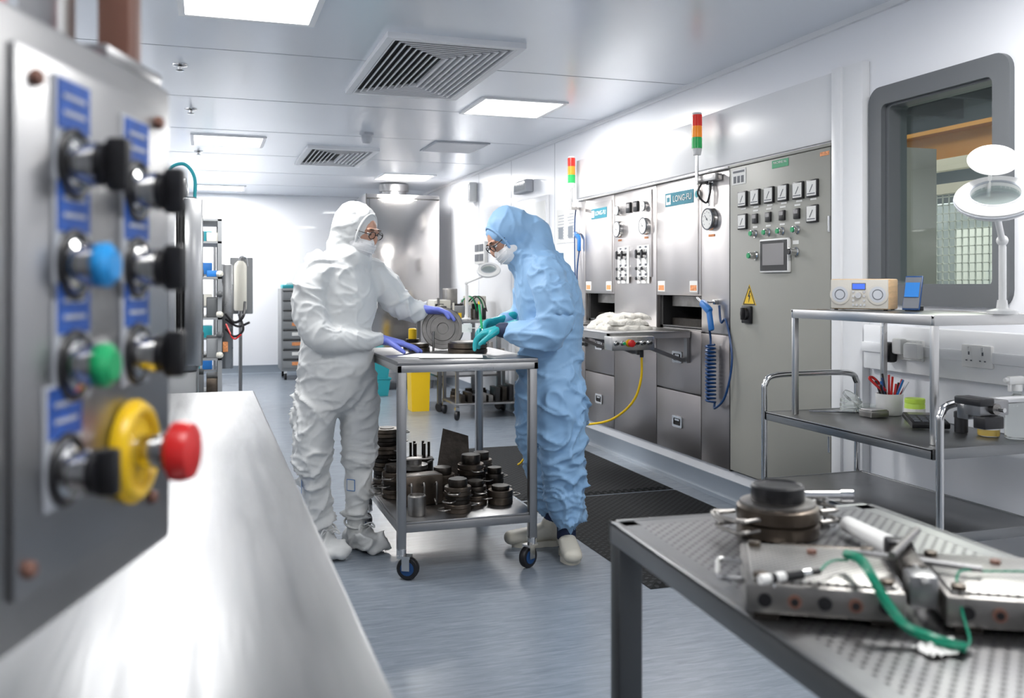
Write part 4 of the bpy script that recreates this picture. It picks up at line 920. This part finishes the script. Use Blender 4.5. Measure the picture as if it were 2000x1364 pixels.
def head(b,c,f,u):
    c=V(c); f=V(f).normalized(); u=V(u); u=(u-f*u.dot(f)).normalized(); r=f.cross(u)
    R=Matrix((r,f,u)).transposed()
    def P(x,y,z): return c+r*x+f*y+u*z
    b.ell(P(0,.018,-.005),(.069,.090,.106),SKIN,R,28,20)
    b.ell(P(0,.050,-.06),(.044,.042,.05),SKIN,R)
    b.ell(P(0,.110,-.012),(.012,.018,.028),SKIN,R)
    b.ell(P(0,.098,-.062),(.026,.008,.008),SKIN,R)
    b.ell(P(0,.090,.034),(.055,.016,.012),SKIN,R)
    for s_ in (-1,1):
        b.ell(P(s_*.031,.091,.014),(.014,.012,.0095),EYEW,R,14,8); b.ell(P(s_*.031,.1005,.013),(.006,.004,.006),HAIR,R,10,6)
        b.ell(P(s_*.031,.097,.023),(.017,.010,.004),SKIN,R,12,6)
        b.ell(P(s_*.032,.102,.038),(.020,.006,.004),HAIR,R,12,6)
        b.ell(P(s_*.072,.0,-.005),(.010,.018,.030),SKIN,R,12,8)
        b.torus(P(s_*.033,.113,.012),f,.023,.0022,BLACK,20,6,1.2,.80)
        b.tube([P(s_*.059,.110,.016),P(s_*.074,.085,.016),P(s_*.078,.02,.012)],.0022,BLACK,n=6,k=4)
    b.cyl(P(-.008,.116,.016),P(.008,.116,.016),.002,BLACK)
    b.ell(P(0,.034,-.052),(.074,.090,.062),MASK,R,30,18)
    b.ell(P(0,.104,-.024),(.020,.020,.022),MASK,R)
    for z in (-.035,-.052,-.070): b.tube([P(-.060,.080,z),P(-.03,.114,z-.002),P(0,.1255,z-.004),P(.03,.114,z-.002),P(.060,.080,z)],.002,MASK,n=6)
    for s_ in (-1,1): b.tube([P(s_*.064,.078,-.02),P(s_*.076,.04,0),P(s_*.078,.0,.01)],.002,MASK,n=6)
    return P,R,r,f,u
def on_surface(ob,p):
    ok,loc,nr,i=ob.closest_point_on_mesh(V(p)); return loc,nr

RZ=math.radians(-18.28)
# ---- person in white
pw=bpy.data.objects.new("person_in_white_coverall",None); bpy.context.collection.objects.link(pw); pw.location=(.631,4.583,0); pw.rotation_euler=(0,0,RZ); pw.empty_display_size=.2
S=SUITW; b=Bd("w")
sh=V((.72,-.69,0))
b.limb([((-.02,0,.80),.185,.150),((-.02,0,.92),.200,.165),((-.02,0,1.05),.185,.152),((-.01,0,1.18),.195,.155),((.005,0,1.30),.20,.140),((.03,0,1.375),.165,.115),((.055,0,1.425),.10,.09),((.075,0,1.48),.078,.082)],S,ref=sh)
hc=V((.078,.0,1.560))
hf=V((.86,-.38,-.34)).normalized(); hu=V((.3,-.1,1)); hu=(hu-hf*hu.dot(hf)).normalized(); hr=hf.cross(hu); RH=Matrix((hr,hf,hu)).transposed()
b.ell(hc-hf*.022+hu*.016,(.108,.118,.130),S,RH,28,20)
b.limb([(hc-hf*.03-hu*.05,.098,.098),(hc-hf*.035-hu*.11,.096,.096),((.045,0,1.42),.115,.105)],S,ref=sh)
b.limb([((-.085,-.12,1.355),.082,.085),((-.115,-.17,1.27),.082,.088),((-.105,-.20,1.15),.078,.085),((-.055,-.205,1.055),.078,.080),((.04,-.15,1.03),.068,.068),((.125,-.05,1.03),.058,.055),((.18,.0,1.028),.045,.04)],S,ref=(0,0,1))
b.limb([((.12,.12,1.355),.080,.085),((.195,.15,1.29),.078,.082),((.245,.17,1.215),.072,.075),((.30,.19,1.175),.065,.066),((.355,.21,1.165),.05,.048)],S,ref=(0,0,1))
b.limb([((-.085,-.03,.86),.110,.125),((-.10,-.05,.72),.108,.118),((-.11,-.07,.58),.096,.105),((-.115,-.075,.48),.094,.102),((-.115,-.07,.42),.088,.094),((-.11,-.06,.385),.07,.075)],S,ref=(0,1,0))
b.limb([((-.11,-.06,.43),.070,.078),((-.108,-.06,.30),.070,.078),((-.095,-.05,.20),.060,.068),((-.08,-.04,.12),.050,.058),((-.075,-.035,.07),.046,.055)],S,ref=(0,1,0))
b.limb([((.065,.04,.86),.105,.12),((.08,.05,.72),.103,.115),((.085,.05,.58),.096,.102),((.085,.05,.48),.092,.100),((.08,.05,.42),.088,.092),((.08,.05,.385),.07,.075)],S,ref=(0,1,0))
b.limb([((.08,.05,.43),.070,.078),((.075,.055,.30),.070,.078),((.07,.06,.20),.060,.068),((.065,.065,.12),.050,.058),((.065,.065,.07),.046,.055)],S,ref=(0,1,0))
def foot(b,h,ang,L,mt,hw=.043):
    d=V((math.cos(ang),math.sin(ang),0)); h=V(h)
    b.limb([(h-d*.03+V((0,0,.048)),hw*.85,.045),(h+d*.04+V((0,0,.055)),hw*.95,.052),(h+d*.12+V((0,0,.046)),hw*1.15,.042),(h+d*(L-.07)+V((0,0,.036)),hw*1.15,.033)],mt,ref=(0,0,1))
foot(b,(-.078,-.03,0),math.radians(-60),.24,S,.050); foot(b,(.065,.065,0),math.radians(-48),.24,S,.050)
wob=remesh(b,.0078,S,5,folds(3.3,1.1,((.48,.07,.007),(.20,.07,.005),(.72,.05,.004))),pw,"coverall")
b=Bd("face_and_mask"); P,R,r_,f_,u_=head(b,hc,hf,hu)
b.torus(P(0,.056,.004),hf,.086,.007,S,40,8,.86,1.14); b.build(parent=pw,sharp=60)
hand(pw,"right_glove",(.205,.02,1.025),(.95,.22,-.20),(.12,.05,-1),(.22,.18,.22,.3),-1,GLOVEB,1.14,.3,.06)
hand(pw,"left_glove",(.375,.215,1.17),(.97,.10,-.08),(.1,-.15,-1),(.5,.45,.5,.6),1,GLOVEB,1.14,.3,.06)
b=Bd("overshoe_labels_and_ties")
for p in ((-.17,-.14,.33),(.04,-.05,.32)):
    lo,nr=on_surface(wob,p); nr=V((nr.x,nr.y,0)).normalized(); ex=V((-nr.y,nr.x,0))
    for (w,h,m_,dz) in ((.046,.056,BLUE,.002),(.040,.050,SUITW,.0026)):
        b.box(lo+nr*dz,(w,.0015,h),m_,rot=Matrix((ex,nr,V((0,0,1)))).transposed())
for cx,cy,ang in ((-.075,-.035,-60),(.065,.065,-48)):
    d=V((math.cos(math.radians(ang)),math.sin(math.radians(ang)),0)); s_=V((-d.y,d.x,0)); c=V((cx,cy,.115))
    b.torus(c,(d.x*.3,d.y*.3,1),.058,.006,S,28,6)
    k=c+d*.066
    for q in (-1,1): b.tube([k,k+s_*q*.03+d*.02+V((0,0,.012)),k+s_*q*.045+d*.03-V((0,0,.01)),k+s_*q*.02+d*.012],.004,S,n=6)
b.build(parent=pw)

# ---- person in blue
pb=bpy.data.objects.new("person_in_blue_coverall",None); bpy.context.collection.objects.link(pb); pb.location=(1.588,4.214,0); pb.rotation_euler=(0,0,RZ); pb.empty_display_size=.2
S=SUITB; b=Bd("bl"); fr=V((-1,-.12,0))
b.limb([((-.005,0,.80),.165,.155),((.0,0,.92),.172,.158),((.005,0,1.05),.178,.155),((-.0,0,1.17),.195,.165),((-.025,0,1.28),.20,.160),((-.07,0,1.37),.17,.130),((-.12,0,1.43),.11,.10),((-.155,0,1.47),.09,.09)],S,ref=fr)
hc=V((-.200,-.01,1.530)); hf=V((-.70,-.28,-.66)).normalized(); hu=V((-.6,-.05,.9)); hu=(hu-hf*hu.dot(hf)).normalized(); hr=hf.cross(hu); RH=Matrix((hr,hf,hu)).transposed()
b.ell(hc-hf*.026+hu*.016,(.108,.122,.128),S,RH,28,20)
b.limb([(hc-hf*.06-hu*.02,.095,.10),(hc-hf*.09-hu*.07,.10,.10),((-.07,0,1.40),.13,.11)],S,ref=fr)
b.limb([((-.03,-.155,1.345),.092,.09),((.0,-.215,1.25),.092,.088),((.015,-.23,1.15),.085,.085),((-.015,-.22,1.075),.082,.078),((-.09,-.19,1.065),.072,.07),((-.16,-.15,1.075),.06,.056),((-.205,-.12,1.08),.045,.042)],S,ref=(0,0,1))
b.limb([((-.07,.15,1.35),.09,.09),((-.10,.20,1.26),.085,.088),((-.115,.20,1.17),.078,.08),((-.16,.17,1.125),.07,.068),((-.215,.11,1.12),.052,.05)],S,ref=(0,0,1))
b.limb([((.03,-.06,.86),.125,.118),((.04,-.07,.72),.122,.112),((.05,-.07,.56),.112,.105),((.055,-.06,.42),.100,.098),((.06,-.05,.32),.094,.092),((.072,-.045,.25),.096,.090),((.078,-.042,.205),.088,.082)],S,ref=(0,1,0))
b.limb([((-.045,.07,.86),.110,.115),((-.06,.09,.72),.105,.108),((-.065,.11,.56),.095,.10),((-.04,.12,.42),.088,.09),((-.0,.13,.30),.082,.082),((.015,.135,.22),.076,.076)],S,ref=(0,1,0))
bob=remesh(b,.0078,S,5,folds(8.1,1.1,((.26,.10,.009),(.55,.08,.003))),pb,"coverall")
b=Bd("face_and_mask"); P,R,r_,f_,u_=head(b,hc,hf,hu); b.torus(P(0,.056,.004),hf,.086,.007,S,40,8,.86,1.14)
b.cyl((.075,-.035,.08),(.075,-.04,.22),.046,CUFF); b.cyl((.015,.135,.08),(.015,.135,.22),.043,CUFF)
b.limb([((-.195,-.125,1.08),.043,.041),((-.235,-.10,1.082),.038,.036)],CUFF,ref=(0,0,1))
b.build(parent=pb,sharp=60)
def shoe(name,h,ang,L):
    b=Bd(name); d=V((math.cos(ang),math.sin(ang),0)); h=V(h)
    b.limb([(h-d*.03+V((0,0,.055)),.042,.040),(h+d*.0+V((0,0,.075)),.043,.05),(h+d*.05+V((0,0,.065)),.044,.045),(h+d*.12+V((0,0,.052)),.048,.040),(h+d*(L-.075)+V((0,0,.044)),.046,.034)],SHOE,ref=(0,0,1))
    b.limb([(h+V((0,0,.07)),.045,.048),(h+V((0,0,.105)),.048,.050)],SHOE,ref=d)
    remesh(b,.005,SHOE,2,parent=pb,name=name)
    b=Bd(name+"_sole"); prof=[];s_=V((-d.y,d.x,0))
    for i in range(28):
        t=2*math.pi*i/28; x=math.cos(t);y=math.sin(t); xx=h+d*(.065+x*(.14*L/.29)); w=.044+(.010 if x>0 else 0)-(.008 if abs(x+.05)<.3 else 0)
        p=xx+s_*(w*y); prof.append((p.x,p.y))
    b.prism(prof,(0,0,.0),(1,0,0),(0,1,0),.028,SHOE); b.build(parent=pb)
shoe("left_shoe",(.075,-.02,0),math.radians(-84),.26); shoe("right_shoe",(.01,.135,0),math.radians(188),.28)
hand(pb,"left_glove",(-.225,-.105,1.09),(-.93,.25,-.22),(.15,.1,-1),(.85,.9,1.0,1.1),1,GLOVET,1.15,.4,.05)
hand(pb,"right_glove",(-.235,.095,1.12),(-.90,-.35,-.26),(.1,-.5,-.85),(.9,1.0,1.0,1.1),-1,GLOVET,1.15,.4,.05)
b=Bd("green_pen_tool"); b.cyl((-.33,-.03,1.085),(-.345,.0,1.20),.006,GRN); b.cyl((-.345,.0,1.20),(-.348,.005,1.215),.004,YEL); b.cyl((-.33,-.03,1.085),(-.325,-.04,1.05),.003,CHROME); b.box((-.405,.02,1.085),(.05,.003,.04),PAPER,rz=.3); b.cyl((-.40,.02,1.085),(-.33,-.02,1.09),.002,CHROME)
b.build(parent=pb)

# ------------------------------------------------------------------ camera, world
w=bpy.data.worlds.new("world"); bpy.context.scene.world=w; w.use_nodes=True
w.node_tree.nodes["Background"].inputs[0].default_value=(.8,.88,1,1); w.node_tree.nodes["Background"].inputs[1].default_value=.3
cam=bpy.data.cameras.new("camera"); co=bpy.data.objects.new("camera",cam); bpy.context.collection.objects.link(co)
co.location=(0,0,1.3); co.rotation_euler=(math.radians(90),0,RZ); cam.lens=32.69; cam.sensor_width=36; cam.shift_y=-.0635
cam.clip_start=.02; cam.dof.use_dof=True; cam.dof.focus_distance=4.4; cam.dof.aperture_fstop=4.2
bpy.context.scene.camera=co
bpy.context.scene.view_settings.view_transform='Standard'
bpy.context.scene.view_settings.look='None'
bpy.context.scene.view_settings.exposure=0.2
